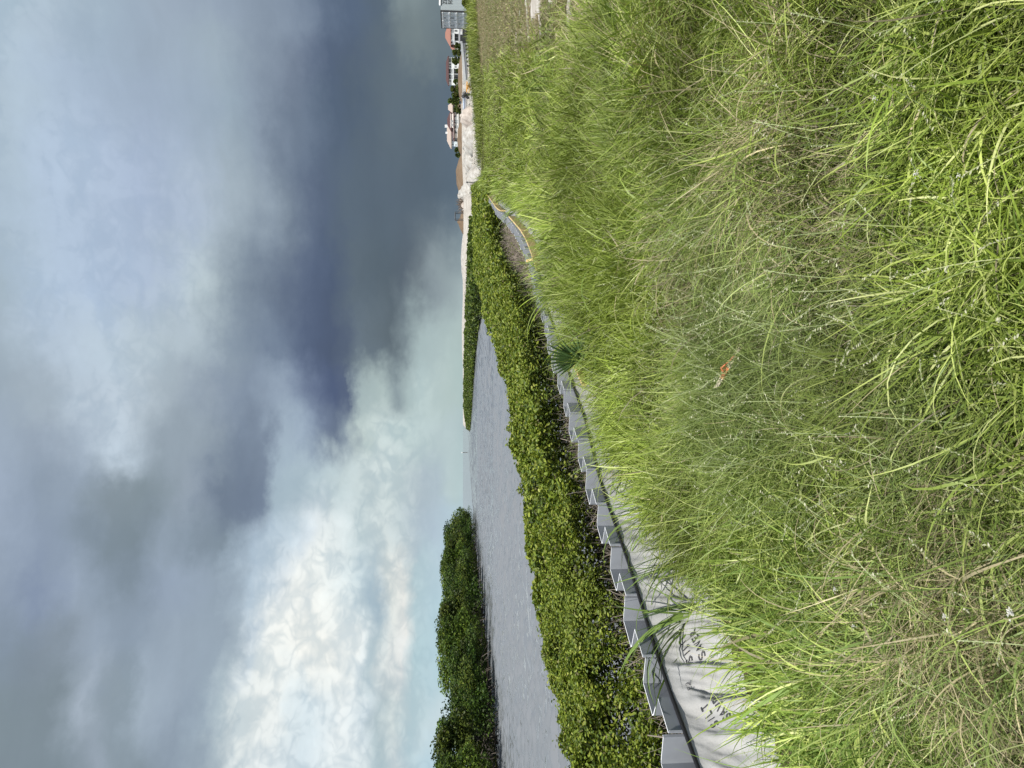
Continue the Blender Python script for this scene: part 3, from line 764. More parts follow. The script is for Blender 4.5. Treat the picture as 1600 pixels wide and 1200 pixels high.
# grass band beyond the worn track, in front of the containers
n = 26000
y = RG.uniform(50, 67, n); x = RG.uniform(19, 48, n)
k_ = (y > 50 + 9 * vnoise(x, y, 5, 61, 4)) & (sandm(x, y) < 0.5)
x, y = x[k_], y[k_]; m = len(x); c = gcolour(x, np.full(m, 70.0), 0.02) * np.array([.85, .80, .8])
grass.add(*blades(x, y, H(x, y), RG.gamma(9, .55 / 9, m), RG.uniform(0, 6.28, m), np.abs(RG.normal(.3, .2, m)), RG.uniform(.2, 1.4, m), RG.normal(0, .4, m), RG.uniform(.02, .045, m), c, 3))
go = grass.build('grass', M['grass']); tag(go, 'dense matted green grass covering the bank, with straw coloured patches', 'grass', kind='stuff')

# thin flowering stems with pale seed spikes
seed = Acc()
def stems(n, cx, cy, r, hgt, colr):
    x = RG.normal(cx, r, n); y = RG.normal(cy, r * 1.3, n)
    k_ = offs(x, y) > 0.4; x, y = x[k_], y[k_]; m = len(x); z = H(x, y)
    L = RG.uniform(.7, 1.15, m) * hgt; phi = RG.uniform(0, 6.28, m); th0 = np.abs(RG.normal(.3, .25, m)); kap = RG.uniform(.1, .9, m); tau = RG.normal(0, .3, m)
    c = np.tile(np.array(colr), (m, 1)) * RG.uniform(.7, 1.15, m)[:, None]
    V, Q, C = blades(x, y, z, L, phi, th0, kap, tau, np.full(m, .0022), c, 6, wprof=lambda s: np.ones_like(s))
    seed.add(V, Q, C)
    tips = V.reshape(m, 7, 2, 3).mean(2)
    tip = tips[:, 6]; d = tips[:, 6] - tips[:, 5]; d /= np.linalg.norm(d, axis=1)[:, None]
    # spikelets along the last part of each stem
    for j in range(9):
        p = tip - d * (j * 0.0085); a = RG.uniform(0, 6.28, m)
        th = np.arccos(np.clip(d[:, 2], -1, 1)); ph = np.arctan2(d[:, 1], d[:, 0])
        cc = np.tile(np.array((.50, .50, .36)), (m, 1)) * RG.uniform(.7, 1.1, m)[:, None]
        seed.add(*blades(p[:, 0], p[:, 1], p[:, 2] - 0.02, np.full(m, .013), ph + RG.normal(0, .7, m), th + RG.normal(0, .5, m), RG.normal(0, .3, m), np.zeros(m), np.full(m, .0045), cc, 2, wprof=lambda s: np.array([.5, 1.0, .2])))
sx_, sy_ = spot(1120, 500, .3); stems(420, sx_, sy_, .65, .48, (.30, .36, .17))
sx_, sy_ = spot(960, 450, .3); stems(260, sx_, sy_, 1.0, .62, (.30, .36, .12))
sx_, sy_ = spot(1250, 800, .3); stems(200, sx_, sy_, .8, .42, (.30, .36, .17))
sx_, sy_ = spot(1000, 200, .3); stems(160, sx_, sy_, 1.4, .5, (.30, .36, .14))
sx_, sy_ = spot(1450, 400, .3); stems(90, sx_, sy_, .6, .40, (.32, .36, .15))
tag(seed.build('seed_grass', M['grass']), 'thin pale seed heads standing above the matted grass', 'grass', kind='stuff')

# ------------------------------------------------------------------ leaves
def leaves(cen, nrm_up, size, col, asp=0.5, rg=RG):
    """folded elliptic leaves, two quads each"""
    n = len(cen)
    d = rg.normal(0, 1, (n, 3)); d[:, 2] *= 0.5; d /= np.linalg.norm(d, axis=1)[:, None]
    u = rg.normal(0, 1, (n, 3)); u[:, 2] = np.abs(u[:, 2]) + nrm_up; 
    s_ = np.cross(d, u); s_ /= np.linalg.norm(s_, axis=1)[:, None] + 1e-9
    nn = np.cross(s_, d)
    sz = (size if np.ndim(size) else np.full(n, size))[:, None]
    w = sz * asp / 2
    p0 = cen - d * sz * .5; p3 = cen + d * sz * .5; m1 = cen - d * sz * .12; m2 = cen + d * sz * .25
    up = nn * w * 0.45
    l1 = m1 + s_ * w + up; r1 = m1 - s_ * w + up; l2 = m2 + s_ * w * .8 + up; r2 = m2 - s_ * w * .8 + up
    V = np.stack([p0, l1, l2, p3, r2, r1], 1)
    b = (np.arange(n) * 6)[:, None]
    Q = np.concatenate([b + np.array([[0, 1, 2, 3]]), b + np.array([[0, 3, 4, 5]])], 0)
    C = np.repeat(col[:, None, :], 6, 1)
    return V.reshape(-1, 3), Q, C.reshape(-1, 3)
def cards(cen, size, col, rg=RG, upb=0.6):
    n = len(cen)
    a = rg.normal(0, 1, (n, 3)); a /= np.linalg.norm(a, axis=1)[:, None]
    u = rg.normal(0, 1, (n, 3)); u[:, 2] += upb
    s_ = np.cross(a, u); s_ /= np.linalg.norm(s_, axis=1)[:, None] + 1e-9
    sz = (size if np.ndim(size) else np.full(n, size))[:, None]
    V = np.stack([cen - a * sz * .5, cen + s_ * sz * .3, cen + a * sz * .5, cen - s_ * sz * .3], 1)
    Q = np.arange(n * 4).reshape(n, 4)
    return V.reshape(-1, 3), Q, np.repeat(col[:, None, :], 4, 1).reshape(-1, 3)
LG = np.array([(0.135, 0.185, 0.022), (0.205, 0.245, 0.032), (0.070, 0.110, 0.020), (0.27, 0.29, 0.06), (0.17, 0.16, 0.07)])
def lcol(n, x=None, y=None, w=(.42, .29, .22, .035, .035), rg=RG):
    i = rg.choice(5, n, p=w); c = LG[i] * rg.uniform(.75, 1.25, n)[:, None]
    return c
def hedge_far(t):   # width of the mangrove belt on the water side
    return 3.22 + 1.25 * sstep(4, 12, t) + 0.7 * (vnoise(t, t * 0, 3.0, 71) - .5)
def htop(t, n_):
    """top of the mangrove belt: t along the wall, n_ distance from it towards the water"""
    W = hedge_far(t)
    h = 0.50 + 0.22 * (vnoise(t, n_, 1.1, 72, 3) - .5) + 0.36 * (vnoise(t, n_, .38, 73, 2) - .5)
    h = h - 0.85 * (1 - sstep(.45, 1.55 + .8 * vnoise(t, n_ * 0, 1.1, 74), n_)) - 0.9 * sstep(W - .12, W + .10, n_)
    return h
def hedge(n, t0, t1, size, thick, wmul=1.0):
    acc = []
    t_ = RG.uniform(t0, t1, n); W = hedge_far(t_); n_ = RG.uniform(.35, 1.0, n) ** 0.9 * W * wmul
    h = htop(t_, n_); dz = RG.exponential(thick, n)
    pr = sstep(.7, 1.5 + .9 * vnoise(t_, n_ * 0, 1.1, 74), n_)
    k_ = (RG.random(n) < .03 + .97 * pr) & ((h - dz > -.62) | (n_ < W * .8)) & ((h - dz > .0) | (n_ < W - .45))
    gap = sstep(0.55, 0.66, vnoise(t_, n_, 0.42, 75, 2)); k_ &= RG.random(n) > gap * .88
    t_, n_, h, dz = t_[k_], n_[k_], h[k_], dz[k_]
    x, y, _, _ = P(t_, -n_)
    shoot = RG.random(len(x)) < .05
    z = np.maximum(h - dz + np.where(shoot, np.minimum(RG.exponential(.03, len(x)), .09), 0), WATER_Z + .05)
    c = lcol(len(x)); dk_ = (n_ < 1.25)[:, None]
    c = np.where(dk_, c * np.array([.75, .8, .9]), c)  # leaves near the wall darkened: the shaded hedge face put into their colour
    sp_ = sstep(.5, .75, vnoise(t_, n_, 1.6, 76, 2))[:, None]; c = c * (1 - .35 * sp_) + np.array((.15, .19, .035)) * .35 * sp_
    return leaves(np.stack([x, y, z], 1), .5, RG.uniform(.75, 1.25, len(x)) * size, c)
def belt(n):
    t_ = RG.uniform(T_END - 1, 78, n); n_ = RG.uniform(-.8, 6.5, n)
    x, y, _, _ = P(t_, -n_); z = .50 + .45 * (vnoise(x, y, 2.0, 78, 3) - .5) + 0.25 * sstep(45, 65, y) - RG.exponential(.2, n)
    return leaves(np.stack([x, y, z], 1), .5, RG.uniform(.75, 1.25, n) * .22, lcol(n))
thick = empty('mangrove_hedge', (*[float(v) for v in P(6, -2)[:2]], -0.7))
def leafobj(name, parent, parts, m):
    A_ = Acc(); 
    for p in parts: A_.add(*p)
    off_ = np.array(parent.location) if parent else 0
    V = np.concatenate(A_.v) - off_
    return link(name, npmesh(name, V, np.concatenate(A_.q), np.concatenate(A_.c)), m, parent)
def front(n, t0, t1, size):
    t_ = RG.uniform(t0, t1, n); n_ = .7 + 2.1 * RG.random(n) ** 1.1
    h = np.maximum(htop(t_, n_), -.15); x, y, _, _ = P(t_, -n_); zb = H(x, y)
    z = zb + (h - zb) * RG.random(n) ** .7
    k_ = vnoise(t_, z * 1.5 + n_, .5, 79, 2) > .42; x, y, z = x[k_], y[k_], z[k_]
    c = lcol(len(x)) * np.array([.50, .52, .60])  # deep understory shade painted into the leaf colour
    return leaves(np.stack([x, y, z], 1), .5, RG.uniform(.7, 1.2, len(x)) * size, c)
def back(n, t0, t1, size, lo, hi):
    t_ = RG.uniform(t0, t1, n); W = hedge_far(t_); n_ = W * RG.uniform(lo, hi, n)
    h = np.maximum(htop(t_, n_), -.2); x, y, _, _ = P(t_, -n_); zb = np.full(n, WATER_Z + .02)
    z = zb + (h - zb) * RG.random(n)
    return leaves(np.stack([x, y, z], 1), .5, RG.uniform(.7, 1.2, n) * size, lcol(n) * np.array([.42, .45, .55]))  # dark tint: shade inside the hedge put into these leaves' colour
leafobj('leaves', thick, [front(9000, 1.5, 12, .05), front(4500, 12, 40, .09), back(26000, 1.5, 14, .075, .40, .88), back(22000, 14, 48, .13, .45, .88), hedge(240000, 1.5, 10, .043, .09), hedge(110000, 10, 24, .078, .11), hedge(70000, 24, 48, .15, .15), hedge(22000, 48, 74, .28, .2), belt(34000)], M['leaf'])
# bare understory stems
def tubes(p, L, phi, th0, kap, r, S=5, taper=.3, tau=None):
    n = len(p); s = np.linspace(0, 1, S + 1)
    T_ = th0[:, None] + kap[:, None] * s + RG.normal(0, .18, (n, S + 1)); PH = phi[:, None] + RG.normal(0, .25, (n, S + 1)).cumsum(1)
    ds = (L / S)[:, None]
    D_ = np.stack([np.sin(T_) * np.cos(PH), np.sin(T_) * np.sin(PH), np.cos(T_)], -1)
    X = p[:, None] + np.concatenate([np.zeros((n, 1, 3)), np.cumsum(D_[:, 1:] * ds[..., None], 1)], 1)
    a = np.cross(D_, np.array([0.3, 0.2, 1.0])); a /= np.linalg.norm(a, axis=2)[..., None] + 1e-9; b = np.cross(D_, a)
    rr = (r[:, None] * (1 - (1 - taper) * s))[..., None]
    ring = [X + (a * math.cos(q) + b * math.sin(q)) * rr for q in (0, 2.094, 4.189)]
    V = np.stack(ring, 2)
    base = (np.arange(n) * (S + 1) * 3)[:, None, None] + (np.arange(S) * 3)[None, :, None]
    j = np.arange(3)[None, None]; j2 = (j + 1) % 3
    Q = np.stack([base + j, base + j2, base + 3 + j2, base + 3 + j], -1).reshape(-1, 4)
    return V.reshape(-1, 3), Q, np.ones((len(V.reshape(-1, 3)), 3)) * .2
def under(n, t0, t1, r0, L0):
    t_ = RG.uniform(t0, t1, n); n_ = RG.uniform(.15, 1.0, n) ** 1.3 * 2.6
    x, y, _, _ = P(t_, -n_); z = H(x, y)
    return tubes(np.stack([x, y, z + RG.uniform(0, .35, n)], 1), RG.uniform(.4, 1.1, n) * L0, RG.uniform(0, 6.28, n), np.abs(RG.normal(.7, .5, n)), RG.uniform(-.3, .9, n), RG.gamma(3, r0 / 3, n))
leafobj('branches', thick, [under(19000, 2.0, 12, .0050, .55), under(9000, 12, 32, .008, .5)], M['twig'])
tag(thick, 'knee-high yellow-green mangrove hedge between the grey sheet wall and the water', 'mangroves', kind='stuff')

# taller mangroves fringing the far side of the inlet
fr = []
n = 70000
yy_ = RG.uniform(66, 250, n) ; 
u_ = RG.random(n)
sx2 = RG.uniform(-15, 17, n); fy_ = farshore(np.minimum(sx2, 9)) 
dep = RG.uniform(0, 1, n) ** 1.0 * 13
y_ = fy_ + dep - 1; x_ = sx2
k_ = (offs(x_, y_) < 1.5) | (y_ > 70)
x_, y_, dep = x_[k_], y_[k_], dep[k_]
top = WATER_Z + 2.0 * sstep(-1.5, 2.5, dep) * (0.80 + .45 * vnoise(x_, y_, 3.0, 81, 3)) * (0.55 + .45 * sstep(-15.5, -6, x_))
z_ = top - RG.exponential(.5, len(x_)) ; k_ = z_ > WATER_Z + .15; x_, y_, z_ = x_[k_], y_[k_], z_[k_]
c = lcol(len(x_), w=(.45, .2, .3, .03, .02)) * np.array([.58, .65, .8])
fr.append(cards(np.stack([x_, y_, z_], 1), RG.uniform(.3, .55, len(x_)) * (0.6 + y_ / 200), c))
# belt between the end of the inlet and the bank
n = 30000
x_ = RG.uniform(9, 21, n); y_ = RG.uniform(64, 96, n); k_ = (x_ < .222 * y_ + 1.0 * vnoise(x_, y_, 3, 84)) 
x_, y_ = x_[k_], y_[k_]
z_ = WATER_Z + 1.9 * (.8 + .45 * vnoise(x_, y_, 3, 82, 3)) - RG.exponential(.4, len(x_))
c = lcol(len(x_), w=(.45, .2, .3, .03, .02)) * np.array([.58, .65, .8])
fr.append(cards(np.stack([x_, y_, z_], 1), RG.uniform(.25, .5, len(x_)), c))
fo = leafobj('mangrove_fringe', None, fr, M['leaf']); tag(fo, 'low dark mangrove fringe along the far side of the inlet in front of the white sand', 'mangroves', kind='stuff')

# ------------------------------------------------------------------ trees
def crown_parts(rg, rx, ry, hgt, nb, nl, size, cmul=(1, 1, 1), flat=0.0, skirt=False):
    tint = rg.uniform(.85, 1.15, 3) * [1, 1, 1]
    """leaf clumps over many small lobes; crown standing on z = 0 of the tree"""
    P_ = []; Cc = []
    for i in range(nb):
        a = rg.uniform(0, 6.28); q = rg.uniform(0, 1) ** .5; e = rg.uniform(.12 if not skirt else .02, 1)
        prof_ = math.sqrt(max(0.05, 1 - ((e - .35) / .72) ** 2))
        c = np.array([math.cos(a) * rx * .82 * prof_ * q, math.sin(a) * ry * .82 * prof_ * q, hgt * (.16 + .76 * e)])
        r = rg.uniform(.08, .24) * (rx + hgt) / 1.6
        k = nl // nb
        d = rg.normal(0, 1, (k, 3)); d /= np.linalg.norm(d, axis=1)[:, None]; d[:, 2] = d[:, 2] * .75
        P_.append(c + d * r * rg.uniform(.65, 1.08, (k, 1)))
        col = lcol(k, w=(.5, .18, .28, .02, .02), rg=rg) * rg.uniform(.45, 1.35) * np.array(cmul) * np.array([rg.uniform(.85, 1.25), 1, 1])
        Cc.append(col)
    P_ = np.concatenate(P_); Cc = np.concatenate(Cc)
    P_[:, 2] = np.maximum(P_[:, 2], .12)
    return cards(P_, rg.uniform(.7, 1.3, len(P_)) * size, Cc, rg=rg)
def trunk_mesh(rg, rx, hgt, r, nst=4, droot=True):
    mb = MB()
    for i in range(nst):
        a = rg.uniform(0, 6.28); b = rg.uniform(.1, .45) * rx
        p0 = (math.cos(a) * b * .5, math.sin(a) * b * .5, -.5); p1 = (math.cos(a) * b * .8, math.sin(a) * b * .8, hgt * .3); p2 = (math.cos(a) * b * 1.6, math.sin(a) * b * 1.6, hgt * .75)
        mb.tube([p0, p1, p2], [r, r * .75, r * .25], 6)
        if droot:
            for j in range(5):
                a2 = a + rg.uniform(-1.4, 1.4); rr = rg.uniform(.5, 1.0) * rx * .9
                q = (math.cos(a2) * rr, math.sin(a2) * rr, -.5)
                m_ = ((p1[0] + q[0]) / 2, (p1[1] + q[1]) / 2, hgt * .2)
                mb.tube([(p1[0], p1[1], hgt * .28), m_, q], [r * .35, r * .3, r * .22], 5)
    return mb
def make_tree(name, seed, rx, ry, hgt, nb, nl, size, cmul, r, label, cat, group=None, droot=True, skirt=False):
    rg = np.random.default_rng(seed)
    root = empty(name, (0, 0, 0))
    V, Q, C = crown_parts(rg, rx, ry, hgt, nb, nl, size, cmul, skirt=skirt)
    link('crown', npmesh('crown', V, Q, C), M['crown'], root)
    trunk_mesh(rg, rx, hgt, r, droot=droot).build('trunk', M['bark'], root)
    return tag(root, label, cat, group)
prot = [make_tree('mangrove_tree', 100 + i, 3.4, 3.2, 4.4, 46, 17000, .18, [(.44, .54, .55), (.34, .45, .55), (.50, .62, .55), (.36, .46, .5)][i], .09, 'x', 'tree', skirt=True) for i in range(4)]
isl = [ # (y, x, scale xy, scale z)
 (36, -27.5, .95, .86), (41, -26.0, 1.0, .93), (46.5, -25.6, .95, .98), (52.5, -25.3, 1.05, .90), (59, -25.6, 1.0, .88), (66, -25.4, 1.1, .95), (74, -25.8, 1.1, 1.0), (82.5, -26, 1.2, 1.08),
 (92, -26.5, 1.25, 1.08), (102, -27.5, 1.35, 1.15), (114, -28.6, 1.45, 1.18), (127, -30, 1.6, 1.22), (141, -31.5, 1.7, 1.28), (156, -33.2, 1.8, 1.32), (172, -35.5, 1.75, 1.22), (186, -37.0, 1.5, .95), (197, -37.3, 1.0, .55)]
ordn = ['nearest the edge of the picture', 'second', 'third', 'fourth', 'fifth', 'sixth', 'seventh', 'eighth', 'ninth', 'tenth', 'eleventh', 'twelfth', 'thirteenth', 'fourteenth', 'fifteenth', 'sixteenth', 'last and lowest, at the open-water tip']
rt = random.Random(5)
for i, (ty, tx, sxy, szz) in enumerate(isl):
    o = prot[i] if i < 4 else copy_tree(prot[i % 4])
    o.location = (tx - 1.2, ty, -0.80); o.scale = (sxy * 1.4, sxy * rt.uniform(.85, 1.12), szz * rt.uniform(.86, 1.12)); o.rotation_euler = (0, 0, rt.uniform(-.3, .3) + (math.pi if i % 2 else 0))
    if i == 0: lb = 'island mangrove tree nearest the edge of the picture'
    elif i == 16: lb = 'smallest, lowest island mangrove tree, at the open-water tip'
    else: lb = f'{ordn[i]} dark green island mangrove tree from the picture edge towards the open-water tip'
    tag(o, lb, 'tree', 'mangrove trees on the island')
# ------------------------------------------------------------------ palmetto fan in front of the wall
def ribbon(mb, pts, wid, side, fold=0.0):
    vs = []
    for (p, w) in zip(pts, wid):
        p = Vector(p); s = Vector(side).normalized() * w / 2
        vs += [p - s, p + Vector((0, -fold * w, 0)), p + s]
    k = len(pts)
    mb.add(vs, [(i * 3 + j, i * 3 + j + 1, i * 3 + j + 4, i * 3 + j + 3) for i in range(k - 1) for j in (0, 1)])
hub = at(905, 562, 7.9)
pal = empty('palmetto', (hub[0], hub[1] + .1, float(H(hub[0], hub[1] + .1))))
tag(pal, 'dark green palmetto fan leaf standing in the grass against the grey wall', 'palmetto')
pl = Vector(pal.location); hb = Vector(hub) - pl
rp_ = random.Random(9)
def fan(hbv, a0, a1, n, L0, tilt, name='frond'):
    mb = MB()
    for i in range(n):
        a = a0 + (a1 - a0) * i / (n - 1); L_ = L0 * rp_.uniform(.85, 1.1) * (1 - .3 * abs(2 * i / (n - 1) - 1))
        d = Vector((math.cos(a), -tilt + rp_.uniform(-.1, .1), math.sin(a))).normalized()
        sd = Vector((-math.sin(a), 0.25, math.cos(a)))
        pts = []; wd = []
        for s in (0, .15, .35, .6, .85, 1):
            p = hbv + d * L_ * s + Vector((0, 0, -.10 * s * s * L_)); pts.append(p); wd.append((.012 + .03 * min(1, s * 2.4)) * (1 - .92 * max(0, s - .35) / .65))
        ribbon(mb, pts, wd, sd, .35)
    return mb.build(name, M['palm'], pal)
fan(hb, R(48), R(125), 12, .50, .25)
fan(hb + Vector((.02, -.05, -.02)), R(-15), R(62), 7, .34, .5)
fan(hb + Vector((0.12, .1, -.08)), R(95), R(160), 6, .33, .2)
mb = MB(); mb.tube([(0.02, 0, 0), (.01, -.03, hb.z * .5), tuple(hb)], [.009, .008, .007], 6); mb.build('stalk', M['palm'], pal)

# broad-leaved grass clumps leaning over the wall
def clump(base, n, L0, w0, label, lean, seed_, colr=(.14, .21, .05)):
    rg = np.random.default_rng(seed_)
    root = empty('grass_clump', base)
    bx = rg.normal(0, .05, n); by = rg.normal(0, .05, n)
    L = rg.uniform(.7, 1.15, n) * L0; phi = lean + rg.normal(0, 1.0, n)
    c = np.tile(np.array(colr), (n, 1)) * rg.uniform(.7, 1.4, n)[:, None]
    V, Q, C = blades(bx, by, np.zeros(n), L, phi, np.abs(rg.normal(.25, .15, n)), rg.uniform(.9, 2.1, n), rg.normal(0, .5, n), rg.uniform(.7, 1.2, n) * w0, c, 12, tipcol=c * 1.2)
    link('leaves', npmesh('leaves', V, Q, C, smooth=True), M['grass'], root)
    mb = MB()
    for i in range(4): mb.tube([(bx[i], by[i], 0), (bx[i] + .02, by[i], L0 * .35), (bx[i] - .01 + .03 * math.cos(lean), by[i] + .03 * math.sin(lean), L0 * .6)], [.004, .0035, .002], 5)
    mb.build('stem', M['palm'], root)
    return tag(root, label, 'grass clump', 'broad-leaved grass clumps')
def wp(y, n): x, y2, dx, dy = [float(v) for v in P(t_of_y(y), n)]; return (x, y2, float(H(x, y2)))
clump(wp(4.95, .22), 26, .80, .022, 'broad-bladed grass clump arching over the black cord just beyond the hand lettering', 2.9, 1)
clump(wp(6.6, .45), 20, .75, .018, 'broad-bladed grass clump over the wall halfway between the hand lettering and the palmetto', 2.7, 2)
clump(wp(11.3, .3), 34, 1.15, .022, 'tallest yellow-green grass clump, between the palmetto and the splintered board', 2.2, 3, (.19, .26, .03))
clump(wp(8.0, .9), 22, .8, .020, 'broad-bladed grass clump right beside the foot of the palmetto fan', 2.5, 4)
clump(wp(5.9, .4), 24, .75, .018, 'broad-bladed grass clump over the wall two panels beyond the lettered fabric', 2.9, 5)
clump(wp(7.3, .45), 20, .70, .018, 'broad-bladed grass clump over the wall on the near side of the palmetto', 2.8, 7)
clump(wp(5.4, .3), 20, .70, .016, 'narrow-bladed grass clump over the black cord next past the one by the lettering', 2.9, 8)
clump(wp(9.6, .3), 26, .9, .018, 'yellow-green grass clump on the wall just past the palmetto and the short board', 2.5, 9, (.19, .26, .03))
clump(wp(20.5, .2), 24, 1.0, .03, 'pale green grass clump in the gap between the splintered board and the far boards', 2.2, 6, (.18, .24, .08))

# ------------------------------------------------------------------ survey lath
a = G(1160, 536, .13); bq = G(1118, 608, .235)
lath = empty('survey_stake', (float(a[0]), float(a[1]), float(a[2])))
tag(lath, 'broken survey stake with orange paint and ribbon lying in the grass', 'stake')
d = Vector(bq - a); mb = MB()
def slat(p0, p1, w, th, name, mt, jag=False):
    m_ = MB(); p0 = Vector(p0); p1 = Vector(p1); dd = (p1 - p0).normalized(); s_ = dd.cross(Vector((0, -.5, 1))).normalized(); u_ = s_.cross(dd)
    vs = []
    for p in (p0, p1):
        for (i, j) in ((-1, -1), (1, -1), (1, 1), (-1, 1)): vs.append(p + s_ * w / 2 * i + u_ * th / 2 * j + (dd * (.012 * i) if jag else Vector()))
    m_.add(vs, [(3, 2, 1, 0), (4, 5, 6, 7), (0, 1, 5, 4), (1, 2, 6, 5), (2, 3, 7, 6), (3, 0, 4, 7)])
    return m_.build(name, mt, lath)
slat((0, 0, 0), d, .026, .010, 'lath', M['wood_old'], True)
slat(d * .52, d * .76, .028, .013, 'paint_band', M['orange'])
m_ = MB(); q0 = d * .66
for k in range(1):
    pts = [q0 + Vector((0.0, -.01, .012)), q0 + Vector((.03 + .01 * k, -.03, .03 - .03 * k)), q0 + Vector((.07 + .012 * k, -.05 - .03 * k, -.01 - .012 * k)), q0 + Vector((.10, -.07 - .035 * k, -.03))]
    ribbon(m_, pts, [.010, .012, .010, .006], (0.2, .3, 1), .2)
m_.build('ribbon', M['orange'], lath)

# ------------------------------------------------------------------ wildflowers
fl_spots = [(1580, 957), (1306, 921), (1335, 978), (1478, 963), (1368, 154), (1432, 272), (886, 262), (1500, 275)]
fl = None
for i, (px, py) in enumerate(fl_spots):
    g = G(px, py, .36)
    if fl is None:
        fl = empty('wildflower', (0, 0, 0)); rg = random.Random(2)
        m_ = MB(); m_.tube([(0, 0, -.3), (.01, 0, -.15), (0, 0, 0)], .0016, 5); m_.build('stem', M['palm'], fl)
        m_ = MB()
        for k in range(16):
            c = Vector((rg.gauss(0, .009), rg.gauss(0, .009), rg.gauss(0.004, .005)))
            for q in range(5):
                a_ = q * 1.257 + rg.random()
                m_.add([c, c + Vector((math.cos(a_ - .4) * .005, math.sin(a_ - .4) * .005, .001)), c + Vector((math.cos(a_) * .008, math.sin(a_) * .008, .002)), c + Vector((math.cos(a_ + .4) * .005, math.sin(a_ + .4) * .005, .001))], [(0, 1, 2, 3)])
        m_.build('petals', M['petal'], fl); o = fl
    else: o = copy_tree(fl)
    o.location = tuple(float(v) for v in g); s = [.55, .4, .3, .35, .35, .35, 1.1, .3][i]; o.scale = (s, s, 1)
    tag(o, ['white wildflower head over dark leaves at the bottom edge of the grass', 'white wildflower head beside a broad blade near the brown patch', 'tiny white wildflower by the thin lying stems left of the brown patch', 'white wildflower at the rim of the brown patch',
            'small white wildflower in the long lying blades, farthest from the wall', 'white wildflower cluster low in the nearest long grass', 'large white wildflower on the yellow-green grass beyond the stake', 'pale wildflower in the dark hollow of the nearest grass'][i], 'wildflower', 'small white wildflowers in the grass')

# ------------------------------------------------------------------ containers at the end of the track
def text_mesh(s, size, name, parent, m, loc, rot, ext=.004):
    cu = bpy.data.curves.new(name, 'FONT'); cu.body = s; cu.size = size; cu.extrude = ext; cu.align_x = 'LEFT'
    ob = bpy.data.objects.new(name, cu); COL.objects.link(ob)
    dg = bpy.context.evaluated_depsgraph_get(); me = bpy.data.meshes.new_from_object(ob.evaluated_get(dg))
    bpy.data.objects.remove(ob)
    o = link(name, me, m, parent); o.location = loc; o.rotation_euler = rot
    return o
YC = 65.0
cA = at(688, 17.5, YC); cB = at(735, 17.5, YC)      # the near corner between door end and long side
Lc, Wc, Hc = 12.2, 3.1, float(cA[2] - cB[2]) + .1
cont = empty('shipping_container', (float(cA[0]), YC, float(cB[2]) - .1))
tag(cont, 'light grey shipping container with ribbed double doors and dark letters high on its long side', 'shipping container')
mb = MB(); mb.box((Lc / 2, Wc / 2, Hc / 2), (Lc - .12, Wc - .12, Hc - .06)); mb.build('body', M['cont_side'], cont)
mb = MB(); n_ = 46
vs = []; 
for k in range(n_):
    x0_ = .12 + (Lc - .24) * k / n_; w_ = (Lc - .24) / n_
    for (q, d_) in ((0, 0.055), (.35, 0.055), (.5, .02), (.85, .02)): vs += [(x0_ + q * w_, d_, .16), (x0_ + q * w_, d_, Hc - .14)]
mb.add(vs, [(2 * i, 2 * i + 2, 2 * i + 3, 2 * i + 1) for i in range(len(vs) // 2 - 1)]); mb.build('side_panel', M['cont_side'], cont)
mb = MB()
for yy0 in (0.05, Wc - .05): mb.box((.05, yy0, Hc / 2), (.12, .12, Hc))
mb.box((.05, Wc / 2, Hc - .05), (.11, Wc - .22, .11)); mb.box((.05, Wc / 2, .07), (.11, Wc - .22, .13)); mb.build('frame', M['steel'], cont)
mb = MB(); mb.box((Lc / 2 + .25, .02, Hc + .05), (Lc - .5, .16, .13)); mb.build('top_rail', M['cont_light'], cont)
mb = MB(); mb.box((Lc / 2 + .1, .03, .08), (Lc - .2, .12, .15)); mb.build('bottom_rail', M['cont_side'], cont)
for s_i in (0, 1):
    ya_, yb_ = (.13, Wc / 2 - .02) if s_i == 0 else (Wc / 2 + .02, Wc - .13)
    ym, yl = (ya_ + yb_) / 2, yb_ - ya_
    mb = MB(); mb.box((.02, ym, Hc / 2), (.05, yl, Hc - .24)); dr = mb.build('door', M['cont_door'], cont)
    for k in range(4):
        mb = MB(); mb.box((-.03, ym, Hc - .17 - k * (Hc - .24) / 4), (.05, yl - .04, .10)); mb.build('rib', M['cont_light'], dr)
    for q in (.25, .75):
        mb = MB(); yy0 = ya_ + yl * q; mb.tube([(-.075, yy0, .14), (-.075, yy0, Hc - .14)], .016, 6); mb.build('lock_rod', M['grey'], dr)
RD = (R(90), 0, R(-90))
text_mesh('IIIIIII', .17, 'marking', cont, M['grey'], (-.012, Wc / 2 - .25, Hc * .84), RD)
text_mesh('IIIII', .15, 'marking', cont, M['grey'], (-.012, Wc - .30, Hc * .84), RD)
text_mesh('III', .48, 'marking', cont, M['grey'], (-.012, Wc / 2 - .25, Hc * .57), RD)
text_mesh('ZL', .48, 'marking', cont, M['grey'], (-.012, Wc - .28, Hc * .57), RD)
mb = MB(); mb.add([(-.012, Wc * .62, Hc * .42), (-.012, Wc * .74, Hc * .42), (-.012, Wc * .68, Hc * .35)], [(0, 1, 2)]); mb.build('warning_mark', M['steel'], cont)
text_mesh('ZE', .46, 'marking', cont, M['steel'], (.62, -.006, Hc - .52), (R(90), 0, 0))
text_mesh('50', .46, 'marking', cont, M['steel'], (.62, -.006, Hc - .98), (R(90), 0, 0))

